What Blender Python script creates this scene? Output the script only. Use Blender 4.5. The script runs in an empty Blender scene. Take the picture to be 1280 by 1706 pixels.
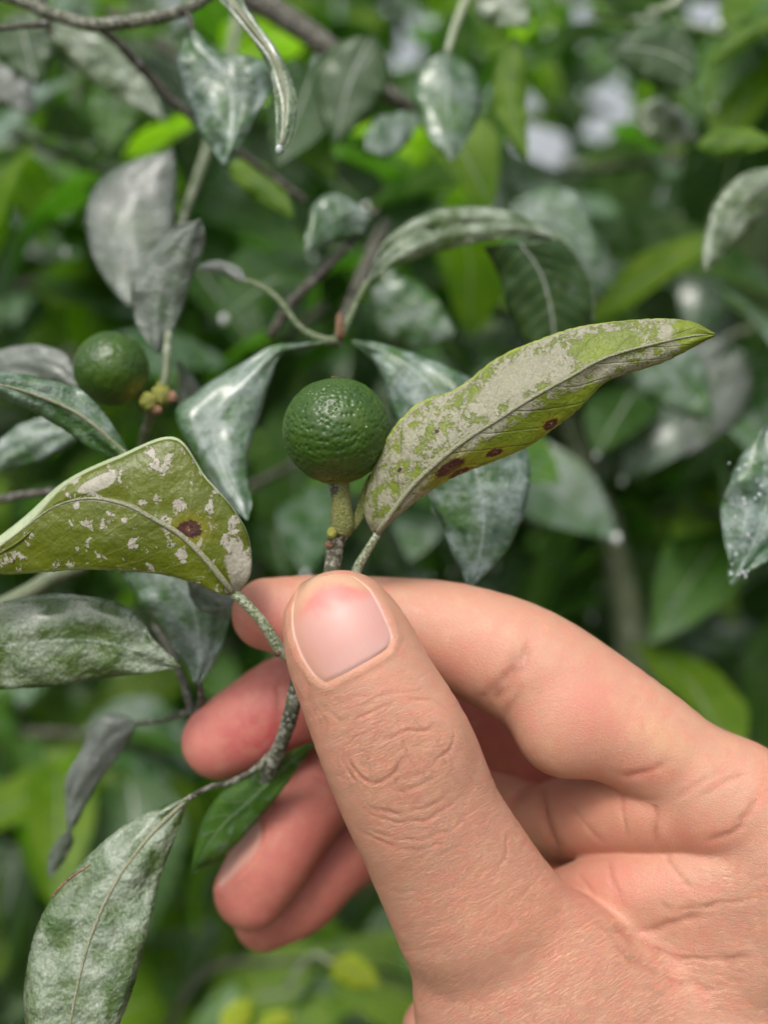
import bpy, math, random
import numpy as np
from mathutils import Vector, Matrix, noise as mnoise

random.seed(7); rng = np.random.default_rng(7)
sc = bpy.context.scene
COL = sc.collection
R = math.radians

# ------------------------------------------------------------------ camera
PITCH = 12.0
CAMP = np.array([0.0, 0.0, 1.15])
FWD = np.array([0, math.cos(R(PITCH)), -math.sin(R(PITCH))])
UPV = np.array([0, math.sin(R(PITCH)), math.cos(R(PITCH))])
RGT = np.array([1.0, 0, 0])
cam_d = bpy.data.cameras.new('camera'); cam = bpy.data.objects.new('camera', cam_d); COL.objects.link(cam)
cam.location = CAMP; cam.rotation_euler = (R(90 - PITCH), 0, 0)
cam_d.sensor_fit = 'HORIZONTAL'; cam_d.sensor_width = 24.0; cam_d.lens = 30.0
cam_d.clip_start = 0.01; cam_d.clip_end = 500
cam_d.dof.use_dof = True; cam_d.dof.focus_distance = 0.1555; cam_d.dof.aperture_fstop = 6.6
sc.camera = cam

# ------------------------------------------------------------------ world, sun, exposure
SUN_EL, SUN_AZ = 58.0, 200.0          # azimuth measured clockwise from +Y: behind the camera, a little to the left
w = bpy.data.worlds.new('World'); sc.world = w; w.use_nodes = True
wn = w.node_tree; wn.nodes.clear()
sky = wn.nodes.new('ShaderNodeTexSky'); sky.sky_type = 'NISHITA'; sky.sun_disc = False
sky.sun_elevation = R(SUN_EL); sky.sun_rotation = R(SUN_AZ); sky.dust_density = 6.0; sky.air_density = 1.0; sky.ozone_density = 0.6
bg = wn.nodes.new('ShaderNodeBackground'); bg.inputs['Strength'].default_value = 0.15
hs = wn.nodes.new('ShaderNodeHueSaturation'); hs.inputs['Saturation'].default_value = 0.25   # overcast: the cloud layer washes the blue out
wo = wn.nodes.new('ShaderNodeOutputWorld')
wn.links.new(sky.outputs[0], hs.inputs['Color']); wn.links.new(hs.outputs[0], bg.inputs[0]); wn.links.new(bg.outputs[0], wo.inputs[0])
sd = bpy.data.lights.new('sun', 'SUN'); sd.energy = 1.5; sd.angle = R(15); sd.color = (1.0, 0.945, 0.86)
so = bpy.data.objects.new('sun', sd); COL.objects.link(so)
sdir = Vector((math.sin(R(SUN_AZ)) * math.cos(R(SUN_EL)), math.cos(R(SUN_AZ)) * math.cos(R(SUN_EL)), math.sin(R(SUN_EL))))
so.rotation_euler = sdir.to_track_quat('Z', 'Y').to_euler(); so.location = (0, 0, 3)
vs = sc.view_settings; sc.display_settings.display_device = 'sRGB'
vs.view_transform = 'Standard'; vs.look = 'None'; vs.gamma = 1.0; vs.use_curve_mapping = False
vs.exposure = 0.35
sc.cycles.use_denoising = True; sc.cycles.denoiser = 'OPENIMAGEDENOISE'
sc.cycles.use_adaptive_sampling = True; sc.cycles.adaptive_threshold = 0.01
sc.cycles.max_bounces = 8; sc.cycles.transparent_max_bounces = 8; sc.cycles.caustics_refractive = False; sc.cycles.caustics_reflective = False

# ------------------------------------------------------------------ helpers
def C(px, py, z):
    """photo pixel + distance (mm) -> camera-space mm (x right, y up, z away)"""
    return np.array([(px - 640) / 1600.0 * z, -(py - 853) / 1600.0 * z, z], float)
def Wd(c):
    c = np.asarray(c, float)
    if c.ndim == 1: return CAMP + 0.001 * (c[0] * RGT + c[1] * UPV + c[2] * FWD)
    return CAMP[None] + 0.001 * (c[:, :1] * RGT + c[:, 1:2] * UPV + c[:, 2:3] * FWD)
def smoothpoly(pts, n):
    """Catmull-Rom through rows of pts (k, m) -> (n, m)"""
    pts = np.asarray(pts, float); k = len(pts)
    if k == 2: t = np.linspace(0, 1, n)[:, None]; return pts[0] * (1 - t) + pts[1] * t
    P = np.vstack([2 * pts[0] - pts[1], pts, 2 * pts[-1] - pts[-2]])
    t = np.linspace(0, k - 1 - 1e-9, n); i = t.astype(int); f = (t - i)[:, None]
    a, b, c, d = P[i], P[i + 1], P[i + 2], P[i + 3]
    return 0.5 * ((2 * b) + (-a + c) * f + (2 * a - 5 * b + 4 * c - d) * f ** 2 + (-a + 3 * b - 3 * c + d) * f ** 3)
def empty(name, loc_w, label=None, cat=None, group=None):
    o = bpy.data.objects.new(name, None); COL.objects.link(o); o.location = [float(v) for v in loc_w]
    o.empty_display_size = 0.01
    tag(o, label, cat, group); return o
def tag(o, label=None, cat=None, group=None, kind=None):
    if label: o['label'] = label
    if cat: o['category'] = cat
    if group: o['group'] = group
    if kind: o['kind'] = kind
def base_of(o):
    b = np.zeros(3)
    while o is not None: b = b + np.array(o.location); o = o.parent
    return b
def meshobj(name, V, F, mat, parent=None, uv=None, smooth=True, origin=None):
    """V world metres (n,3), F list/array; one mesh object; child coordinates relative to its parent"""
    V = np.asarray(V, float)
    if parent is not None: off = base_of(parent)
    else: off = np.array(origin) if origin is not None else V.mean(0)
    loc = np.zeros(3) if parent is not None else off
    if parent is not None:
        c = V.mean(0); loc = c - off; off = c
    me = bpy.data.meshes.new(name)
    fast_mesh(me, V - off, F)
    if uv is not None:
        l = me.uv_layers.new(name='UVMap')
        li = np.empty(len(me.loops), np.int32); me.loops.foreach_get('vertex_index', li)
        l.data.foreach_set('uv', np.asarray(uv, np.float32)[li].ravel())
    if smooth: me.shade_smooth()
    if mat is not None: me.materials.append(mat)
    o = bpy.data.objects.new(name, me); COL.objects.link(o)
    o.location = [float(v) for v in loc]
    if parent is not None: o.parent = parent
    return o
def fast_mesh(me, V, F):
    F = [np.asarray(f, np.int32) for f in F] if isinstance(F, list) else np.asarray(F, np.int32)
    me.vertices.add(len(V)); me.vertices.foreach_set('co', np.asarray(V, np.float32).ravel())
    if isinstance(F, np.ndarray):
        n, k = F.shape; me.loops.add(n * k); me.loops.foreach_set('vertex_index', F.ravel())
        me.polygons.add(n); me.polygons.foreach_set('loop_start', np.arange(0, n * k, k, dtype=np.int32))
    else:
        ln = np.array([len(f) for f in F]); flat = np.concatenate(F)
        me.loops.add(len(flat)); me.loops.foreach_set('vertex_index', flat)
        me.polygons.add(len(F)); me.polygons.foreach_set('loop_start', np.concatenate([[0], np.cumsum(ln)[:-1]]).astype(np.int32))
    me.update(calc_edges=True); me.validate()
def tube_geo(path, rad, seg=8, bump=0.0, flat=1.0):
    """path (n,3) camera mm, rad (n,) mm -> V (camera mm), F, uv"""
    P = np.asarray(path, float); n = len(P); rad = np.broadcast_to(np.asarray(rad, float), (n,))
    T = np.gradient(P, axis=0); T /= np.linalg.norm(T, axis=1)[:, None] + 1e-9
    up = np.array([0, 0, -1.0]); V = []; uv = []
    s = np.concatenate([[0], np.cumsum(np.linalg.norm(np.diff(P, axis=0), axis=1))])
    for i in range(n):
        a = np.cross(T[i], up); a /= np.linalg.norm(a) + 1e-9; b = np.cross(a, T[i])
        for j in range(seg):
            th = 2 * math.pi * j / seg
            rr = rad[i] * (1 + bump * (random.random() - .5))
            V.append(P[i] + rr * (math.cos(th) * a + flat * math.sin(th) * b)); uv.append((s[i], j / seg))
    F = [(i * seg + j, i * seg + (j + 1) % seg, (i + 1) * seg + (j + 1) % seg, (i + 1) * seg + j) for i in range(n - 1) for j in range(seg)]
    c0 = len(V); V.append(P[0] - T[0] * rad[0] * .5); V.append(P[-1] + T[-1] * rad[-1] * .5); uv += [(0, 0), (s[-1], 0)]
    F = [list(f) for f in F]
    F += [[c0, (j + 1) % seg, j] for j in range(seg)] + [[c0 + 1, (n - 1) * seg + j, (n - 1) * seg + (j + 1) % seg] for j in range(seg)]
    return np.array(V), F, uv
def tube(name, pts, mat, parent, n=24, seg=10, bump=0.04, flat=1.0, kind=None):
    """pts rows: px, py, z, radius_px"""
    q = smoothpoly([list(C(a, b, c)) + [r / 1600 * c] for a, b, c, r in pts], n)
    V, F, uv = tube_geo(q[:, :3], q[:, 3], seg, bump, flat)
    o = meshobj(name, Wd(V), F, mat, parent, uv)
    return o

# ------------------------------------------------------------------ node helper
class NT:
    def __init__(s, name):
        s.m = bpy.data.materials.new(name); s.m.use_nodes = True; s.t = s.m.node_tree; s.t.nodes.clear()
        s.out = s.t.nodes.new('ShaderNodeOutputMaterial')
    def n(s, typ, ins=None, **kw):
        nd = s.t.nodes.new('ShaderNode' + typ)
        for k, v in kw.items(): setattr(nd, k, v)
        for k, v in (ins or {}).items():
            if isinstance(v, bpy.types.NodeSocket): s.t.links.new(v, nd.inputs[k])
            else: nd.inputs[k].default_value = v
        return nd
    def math(s, op, a, b=None, c=None, clamp=False):
        d = {0: a}
        if b is not None: d[1] = b
        if c is not None: d[2] = c
        return s.n('Math', d, operation=op, use_clamp=clamp).outputs[0]
    def ss(s, x, lo, hi, a=0.0, b=1.0):
        return s.n('MapRange', {0: x, 1: lo, 2: hi, 3: a, 4: b}, interpolation_type='SMOOTHSTEP').outputs[0]
    def mix(s, f, a, b, blend='MIX'):
        nd = s.n('Mix', data_type='RGBA', blend_type=blend)
        for idx, v in ((0, f), (6, a), (7, b)):
            if isinstance(v, bpy.types.NodeSocket): s.t.links.new(v, nd.inputs[idx])
            else: nd.inputs[idx].default_value = (tuple(v) + (1,) if idx and len(v) == 3 else v)
        return nd.outputs[2]
    def noise(s, vec, scale, detail=4, rough=.55, dist=0.0):
        return s.n('TexNoise', {'Vector': vec, 'Scale': scale, 'Detail': detail, 'Roughness': rough, 'Distortion': dist}).outputs[0]
    def mm(s, sx=1, sy=1, sz=1):
        g = s.n('NewGeometry').outputs['Position']
        return s.n('Mapping', {'Vector': g, 'Scale': (1000 * sx, 1000 * sy, 1000 * sz)}).outputs[0]
    def bump(s, h, dist, strength=1.0, nrm=None):
        d = {'Height': h, 'Distance': dist, 'Strength': strength}
        if nrm is not None: d['Normal'] = nrm
        return s.n('Bump', d).outputs[0]
    def finish(s, sh): s.t.links.new(sh, s.out.inputs['Surface']); return s.m

def leaf_mat(name, base, base2, dust=.3, dustcol=(.42, .45, .44), dust_sc=.25, rough=.42, transl=.35, vein=(.3, .38, .12), vein_w=.5,
             rib=(.4, .45, .3), rimcol=None, rimv=None, bumpk=.12, streak=1.0, dust_hi=None, spots=(), clean=(), nv=9.0, wet=0.0, obj=False, cock=.0, film=.93, vbump=.5):
    """leaf: u along 0..1, v across -1..1 in UVMap"""
    t = NT(name)
    uvn = t.n('UVMap').outputs[0]; sep = t.n('SeparateXYZ', {0: uvn}); u, v0 = sep.outputs[0], sep.outputs[1]
    v = t.math('MULTIPLY_ADD', v0, 2.0, -1.0); av = t.math('ABSOLUTE', v)
    mm = t.mm()
    if obj:
        oi = t.n('ObjectInfo').outputs['Random']
        mm = t.n('Mapping', {'Vector': mm, 'Location': (0, 0, 0)}).outputs[0]
    nz = t.noise(mm, .11, 3); nz2 = t.noise(mm, dust_sc, 7, .62, .4); nz3 = t.noise(mm, 2.2, 5, .65)
    if obj:
        nz = t.math('MULTIPLY_ADD', oi, .8, t.math('MULTIPLY', nz, .4))
    col = t.mix(t.ss(nz, .35, .68), base, base2)
    # secondary veins curve forward from the midrib
    ph = t.math('MULTIPLY_ADD', u, nv, t.math('MULTIPLY', t.math('POWER', av, 1.3), -1.7))
    ph = t.math('ADD', ph, t.math('MULTIPLY', t.math('SIGN', v), .22))
    ph = t.math('ADD', ph, t.math('MULTIPLY', nz, .6))
    fr = t.math('ABSOLUTE', t.math('SUBTRACT', t.math('FRACT', ph), .5))
    vl = t.ss(fr, 0.0, .085, 1.0, 0.0)
    vor = t.n('TexVoronoi', {'Vector': mm, 'Scale': .9}, feature='DISTANCE_TO_EDGE').outputs[0]
    net = t.ss(vor, 0.0, .09, 1.0, 0.0)
    veinm = t.math('MAXIMUM', vl, t.math('MULTIPLY', net, .35))
    col = t.mix(t.math('MULTIPLY', veinm, vein_w), col, vein)
    ribm = t.ss(av, .012, .045, 1.0, 0.0)
    col = t.mix(t.math('MULTIPLY', ribm, .8), col, rib)
    # dried spray residue in patches
    dn = t.math('MULTIPLY_ADD', nz3, .28 * streak, nz2)
    dlo = 1.0 - dust * .85
    d = t.ss(dn, dlo - .16 if dust_hi is None else dlo - dust_hi, dlo + (.10 if dust_hi is None else dust_hi))
    d = t.math('MULTIPLY', d, t.math('SUBTRACT', 1.0, t.math('MULTIPLY', vl, .25)))
    d = t.math('MAXIMUM', d, t.math('MULTIPLY', ribm, t.ss(nz2, .38, .5)))
    for (su, sv, ru, rv) in clean:      # patches left bare (or fully coated where ru < 0)
        e = t.math('ADD', t.math('POWER', t.math('DIVIDE', t.math('SUBTRACT', u, su), abs(ru)), 2.0), t.math('POWER', t.math('DIVIDE', t.math('SUBTRACT', v, sv), rv), 2.0))
        e = t.math('ADD', e, t.math('MULTIPLY_ADD', nz2, 1.6, -.8)); m = t.ss(e, .75, 1.1, 1.0, 0.0)
        d = t.math('MULTIPLY', d, t.math('SUBTRACT', 1.0, m)) if ru > 0 else t.math('MAXIMUM', d, t.math('MULTIPLY', m, .92))
    dc = t.mix(t.ss(nz3, .4, .62), tuple(c * .82 for c in dustcol), dustcol)
    col = t.mix(t.math('MULTIPLY', d, film), col, dc)
    ro = t.math('MULTIPLY_ADD', d, .16, rough)
    for (su, sv, ru, rv, halo) in spots:   # necrotic lesions with yellow halo
        e = t.math('SQRT', t.math('ADD', t.math('POWER', t.math('DIVIDE', t.math('SUBTRACT', u, su), ru), 2.0), t.math('POWER', t.math('DIVIDE', t.math('SUBTRACT', v, sv), rv), 2.0)))
        e = t.math('ADD', e, t.math('MULTIPLY_ADD', nz3, 1.1, -.55))
        if halo: col = t.mix(t.ss(e, .9, 2.7, .6, 0.0), col, (.22, .20, .008))
        col = t.mix(t.ss(e, .85, 1.15, 1.0, 0.0), col, (.055, .014, .009))
        col = t.mix(t.math('MULTIPLY', t.ss(e, .2, .7, 1.0, 0.0), t.ss(nz3, .5, .62)), col, (.3, .16, .09))
    if rimcol: col = t.mix(t.math('MULTIPLY', t.ss(av, .93, .985), .9), col, rimcol)
    if rimv: col = t.mix(t.ss(v, rimv[0], rimv[0] - .05), col, rimv[1])
    h = t.math('ADD', t.math('MULTIPLY', veinm, -vbump), t.math('MULTIPLY_ADD', nz3, .9, t.math('MULTIPLY', d, .5)))
    nb = t.bump(h, .0003 * bumpk / .12, .8)
    if cock: nb = t.bump(t.math('ADD', t.noise(mm, .22, 3, .5), t.math('MULTIPLY', t.noise(mm, .9, 2, .5), .10)), .001 * cock, 1.0, nb)
    bs = t.n('BsdfPrincipled', {'Base Color': col, 'Roughness': ro, 'Normal': nb, 'Specular IOR Level': .5})
    if wet: bs.inputs['Coat Weight'].default_value = wet; bs.inputs['Coat Roughness'].default_value = .18
    if transl:
        tc = t.mix(1.0, col, (1.5, 2.0, .5), 'MULTIPLY')
        tr = t.n('BsdfTranslucent', {'Color': tc, 'Normal': nb})
        mx = t.n('MixShader', {0: transl, 1: bs.outputs[0], 2: tr.outputs[0]})
        return t.finish(mx.outputs[0])
    return t.finish(bs.outputs[0])

def bark_mat(name, a, b, dust=(.5, .5, .46), damt=.5, sc=1.0, rough=.7):
    t = NT(name); mm = t.mm()
    n1 = t.noise(mm, .5 * sc, 6, .65); n2 = t.noise(mm, 1.8 * sc, 5, .7); v = t.n('TexVoronoi', {'Vector': mm, 'Scale': 1.3 * sc}).outputs[0]
    col = t.mix(t.ss(n1, .35, .65), a, b); dm = t.math('MULTIPLY', t.ss(n2, .62 - damt * .25, .7 - damt * .2), .9)
    col = t.mix(dm, col, dust)
    nb = t.bump(t.math('MULTIPLY_ADD', n2, 1.0, t.math('MULTIPLY', v, .4)), .0005, .9)
    bs = t.n('BsdfPrincipled', {'Base Color': col, 'Roughness': rough, 'Normal': nb}); return t.finish(bs.outputs[0])

# ------------------------------------------------------------------ leaves
def leaf_rails(name, rails, vs_, mat, parent, nu=60, nv=8, bulge=0.6, thick=.28, wav=0.0, seed=0, serr=0.0, rib=None, ribr=(7, 2), label=None):
    """rails: list (across) of lists (along) of (px,py,z); vs_: v of every rail (-1..1). Real thickness in mm."""
    rr = [smoothpoly([C(*p) for p in rl], nu) for rl in rails]
    cols = []; vv = []
    for k in range(len(rr) - 1):
        for j in range(nv if k < len(rr) - 2 else nv + 1):
            f = j / nv; P = rr[k] * (1 - f) + rr[k + 1] * f
            wd = np.linalg.norm(rr[k + 1] - rr[k], axis=1)
            P = P + np.array([0, 0, -1.0]) * (bulge * .25 * math.sin(math.pi * f) * wd[:, None] * .5)
            cols.append(P); vv.append(vs_[k] * (1 - f) + vs_[k + 1] * f)
    G = np.array(cols)            # (nc, nu, 3)
    nc = len(cols); u = np.linspace(0, 1, nu)
    # gentle cockling of the blade
    r2 = random.Random(seed * 13 + 5); ph = [r2.uniform(0, 6.28) for _ in range(6)]
    av = np.abs(np.array(vv))[:, None]
    G[:, :, 2] += wav * (np.sin(u[None] * 17 + ph[0] + 3 * np.array(vv)[:, None]) * av * .7 + np.sin(u[None] * 31 + ph[1]) * av ** 2 * .5 + np.sin(u[None] * 9 + av * 7 + ph[2]) * .4)
    if serr:
        e = np.array([r2.uniform(-1, 1) for _ in range(nu)]) * serr
        e2 = np.array([r2.uniform(-1, 1) for _ in range(nu)]) * serr
        d0 = G[0] - G[1]; d1 = G[-1] - G[-2]
        G[0] += d0 / (np.linalg.norm(d0, axis=1)[:, None] + 1e-6) * e[:, None]; G[-1] += d1 / (np.linalg.norm(d1, axis=1)[:, None] + 1e-6) * e2[:, None]
    du = np.gradient(G, axis=1); dv = np.gradient(G, axis=0); N = np.cross(du, dv); N /= np.linalg.norm(N, axis=2)[..., None] + 1e-9
    N = np.where(N[..., 2:3] > 0, -N, N)
    th = thick * .5 * np.ones((nc, 1, 1)); th[0] *= .4; th[-1] *= .4
    A = (G + N * th).reshape(-1, 3); B = (G - N * th).reshape(-1, 3); n = nc * nu
    I = np.arange(n).reshape(nc, nu)
    q = np.stack([I[:-1, :-1], I[1:, :-1], I[1:, 1:], I[:-1, 1:]], -1).reshape(-1, 4)
    ring = np.concatenate([I[0, :], I[1:, -1], I[-1, -2::-1], I[-2:0:-1, 0]]); rn = np.roll(ring, -1)
    side = np.stack([ring, rn, rn + n, ring + n], -1)
    F = np.vstack([q, q[:, ::-1] + n, side])
    UV = np.stack([np.broadcast_to(u[None], (nc, nu)), (np.broadcast_to(np.array(vv)[:, None], (nc, nu)) + 1) / 2], -1).reshape(-1, 2)
    o = meshobj(name, Wd(np.vstack([A, B])), F, mat, parent, np.vstack([UV, UV]))
    if label: o['label'] = label
    if rib is not None:
        k = int(np.argmin(np.abs(np.array(vv)))); m = smoothpoly(G[k][::4], 40)
        m = m + np.array([0, 0, -1]) * thick * .5; z = m[:, 2].mean()
        V, F2, uv2 = tube_geo(m[1:-1], np.linspace(ribr[0], ribr[1], 38) / 1600 * z, 6, 0)
        meshobj('midrib', Wd(V), F2, rib, o, uv2)
    return o

def simple_rails(base, tip, z0, z1, wpx, bend=0.0, fold=0.0, roll=0.0, asym=0.0, tipw=.0, n=9):
    """rails for a lanceolate blade from px base to px tip; bend = sideways bow in px, fold/roll in mm"""
    b = np.array(base, float); t_ = np.array(tip, float); d = t_ - b; L = np.linalg.norm(d); d /= L; nrm = np.array([-d[1], d[0]])
    Lf, M, Rt = [], [], []
    for i in range(n):
        u = i / (n - 1); c = b + d * L * u + nrm * bend * math.sin(math.pi * u)
        z = z0 + (z1 - z0) * u
        wv = wpx * .5 * (math.sin(math.pi * min(1, u ** .8)) ** .85 if 0 < u < 1 else 0) * (1 - .15 * u) + (.5 if 0 < u < 1 else 0.1)
        zz = fold * (wv / (wpx * .5 + 1e-6))
        rz = roll * (wv / (wpx * .5 + 1e-6))
        Lf.append((c[0] - nrm[0] * wv * (1 + asym), c[1] - nrm[1] * wv * (1 + asym), z + zz + rz)); M.append((c[0], c[1], z)); Rt.append((c[0] + nrm[0] * wv * (1 - asym), c[1] + nrm[1] * wv * (1 - asym), z + zz - rz))
    return [Lf, M, Rt]

# ------------------------------------------------------------------ plant materials
GREY = (.36, .335, .275)
M_A = leaf_mat('leaf_underside_coated', (.17, .22, .010), (.13, .175, .010), dust=.365, dust_hi=.055, streak=1.6, film=.80, bumpk=.08, dustcol=GREY, dust_sc=.42, cock=1.0, rough=.4, transl=.18, vein=(.10, .13, .03), vein_w=.5, rib=(.36, .36, .25),
    spots=[(.275, .50, .042, .25, True), (.285, .90, .03, .14, True), (.385, .74, .020, .11, True), (.54, .84, .022, .12, True), (.21, -.45, .006, .04, False), (.33, -.4, .005, .035, False), (.03, -.2, .008, .25, False)],
    clean=[(1.02, 0, .17, 2.5), (.74, -.3, .07, .40), (.46, .78, .26, .50), (.55, -.45, -.10, .30), (.06, .2, -.04, .7)], rimcol=(.36, .42, .08), nv=10)
M_B = leaf_mat('leaf_underside_olive', (.105, .13, .004), (.078, .102, .004), vbump=.25, bumpk=.05, streak=.7, dust=.385, dustcol=(.43, .395, .34), dust_sc=.34, cock=.9, wet=.1, rough=.33, transl=.15, vein=(.16, .19, .05), vein_w=.35, rib=(.33, .34, .22), dust_hi=.02,
    spots=[(.335, -.16, .035, .165, True), (.43, -.02, .005, .02, False), (.9, .2, .006, .05, False), (.8, .8, .005, .03, False)],
    clean=[(.10, -.55, -.11, .36), (.68, -.38, -.05, .25), (.30, .35, -.02, .12), (.05, .4, -.045, .4)], rimv=(-.87, (.42, .48, .30)), rimcol=(.35, .42, .12), nv=10)
def dusty(nm, k, dust, dc=(.26, .32, .295), base=(.028, .092, .018), base2=(.050, .130, .022), **kw):
    return leaf_mat(nm, tuple(c * k for c in base), tuple(c * k for c in base2), dust=dust, dustcol=dc, rib=(.16, .22, .15), vein=(.06, .13, .06), **{**dict(rough=.27, transl=.2, wet=.7, dust_sc=.13, vein_w=.25, dust_hi=.15, film=.78, vbump=.25, cock=1.6, bumpk=.06), **kw})
M_DUST = dusty('leaf_dusty_green', 1.0, .37)
M_DUST2 = dusty('leaf_dusty_pale', 1.1, .44, dc=(.29, .345, .335), dust_sc=.17)
M_GREYL = dusty('leaf_grey', 1.2, .54, dc=(.205, .22, .21), wet=.3, base=(.045, .08, .035), base2=(.06, .10, .045))
M_SPRAY = dusty('leaf_sprayed_light', 1.0, .41, base=(.075, .125, .025), base2=(.06, .12, .03), dc=(.36, .41, .33), dust_sc=.17, rough=.26, wet=1.0, cock=2.6, film=.75)
M_DROP = dusty('leaf_dark_with_white_drops', 1.0, .39, base=(.022, .07, .028), dc=(.30, .37, .36), dust_sc=.20, streak=1.0, rough=.28, wet=.4)
M_FRESH = leaf_mat('leaf_fresh', (.13, .24, .015), (.20, .31, .025), dust=.15, transl=.6, rough=.35, vein_w=.3)
M_MID = leaf_mat('leaf_mid_green', (.045, .14, .012), (.085, .20, .018), dust=.22, dustcol=(.25, .33, .27), transl=.42, rough=.36, vein_w=.3, wet=.2)
M_DARK = leaf_mat('leaf_dark', (.018, .065, .010), (.03, .085, .014), dust=.15, transl=.3, rough=.3, vein_w=.3, wet=.25)
M_YEL = leaf_mat('leaf_yellow', (.45, .48, .02), (.38, .45, .02), dust=.1, transl=.45)
M_RIB = bark_mat('midrib_pale', (.24, .26, .12), (.33, .33, .22), (.42, .41, .34), .5, 2.5, .5)
M_TWIG = bark_mat('twig_bark', (.03, .038, .02), (.10, .105, .06), (.36, .36, .32), .55, .55)
M_STALK = bark_mat('stalk_green', (.085, .125, .015), (.13, .15, .03), (.26, .23, .10), .62, 1.7, .5)
M_PET = bark_mat('petiole_green', (.10, .17, .025), (.14, .22, .05), (.50, .52, .44), .75, 1.2, .5)
M_PETD = bark_mat('petiole_dull', (.07, .11, .03), (.10, .14, .05), (.26, .28, .22), .5, 1.0, .5)
M_BR = bark_mat('branch_dark', (.035, .030, .02), (.07, .065, .045), (.28, .28, .26), .35, .4)
M_BRG = bark_mat('branch_greygreen', (.10, .13, .07), (.16, .18, .11), (.3, .32, .27), .3, .15)
M_BROWN = bark_mat('node_brown', (.13, .06, .03), (.25, .12, .06), (.4, .32, .22), .4, 1.5)
M_BUD = bark_mat('bud_yellow', (.19, .21, .025), (.24, .23, .04), (.34, .3, .12), .2, 1.0, .4)

# water / residue droplets
t = NT('spray_drop'); bs = t.n('BsdfPrincipled', {'Base Color': (.34, .38, .38, 1), 'Roughness': .08, 'Subsurface Weight': .4, 'Subsurface Scale': .0006, 'Subsurface Radius': (1, 1, 1)}); M_WDROP = t.finish(bs.outputs[0])
def ico(r, sq=(1, 1, 1), n=10):
    V = [(0, 0, 1)]; 
    for i in range(1, n):
        th = math.pi * i / n
        V += [(math.sin(th) * math.cos(2 * math.pi * j / (2 * n)), math.sin(th) * math.sin(2 * math.pi * j / (2 * n)), math.cos(th)) for j in range(2 * n)]
    V.append((0, 0, -1)); m = 2 * n; F = []
    for i in range(n - 2):
        for j in range(m): F.append([1 + i * m + j, 1 + (i + 1) * m + j, 1 + (i + 1) * m + (j + 1) % m, 1 + i * m + (j + 1) % m])
    F += [[0, 1 + j, 1 + (j + 1) % m] for j in range(m)] + [[len(V) - 1, 1 + (n - 2) * m + (j + 1) % m, 1 + (n - 2) * m + j] for j in range(m)]
    return np.array(V) * r * np.array(sq), F
def lump(name, px, py, z, rpx, mat, parent, sq=(1, 1, 1), rough=0.0, n=8, label=None):
    r = rpx / 1600 * z; V, F = ico(r, sq, n)
    if rough: V = V * (1 + rough * np.array([mnoise.noise(Vector(v * 2.2 / r + px)) for v in V]))[:, None]
    V = V[:, [0, 2, 1]]; F = [f[::-1] for f in F]
    o = meshobj(name, Wd(V + C(px, py, z)), F, mat, parent)
    if label: o['label'] = label
    return o

t = NT('white_glint_drop'); bs = t.n('BsdfPrincipled', {'Base Color': (.80, .82, .82, 1), 'Roughness': .1}); M_GLINT = t.finish(bs.outputs[0])  # drop colour kept white so it stands in for bright glints
# ------------------------------------------------------------------ fruit
t = NT('fruit_rind'); mm = t.mm(); a1 = t.noise(mm, .16, 3); a2 = t.noise(mm, 3.0, 4)
pit = t.n('Attribute', attribute_name='pit').outputs['Fac']; pol = t.n('Attribute', attribute_name='pole').outputs['Fac']
col = t.mix(t.ss(a1, .35, .65), (.024, .064, .004), (.042, .090, .006)); col = t.mix(t.math('MULTIPLY', pit, .45), col, (.010, .055, .008))
col = t.mix(t.ss(pol, .80, .97), col, (.13, .15, .02)); sp_ = t.n('TexVoronoi', {'Vector': mm, 'Scale': .33}).outputs[0]
col = t.mix(t.ss(sp_, .06, .045, 0, .7), col, (.4, .42, .34))
bs = t.n('BsdfPrincipled', {'Base Color': col, 'Roughness': .36, 'Normal': t.bump(a2, .00008, .7), 'Specular IOR Level': .5, 'Subsurface Weight': .15, 'Subsurface Scale': .0008, 'Subsurface Radius': (.4, 1, .2)})
M_FRUIT = t.finish(bs.outputs[0])
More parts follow.
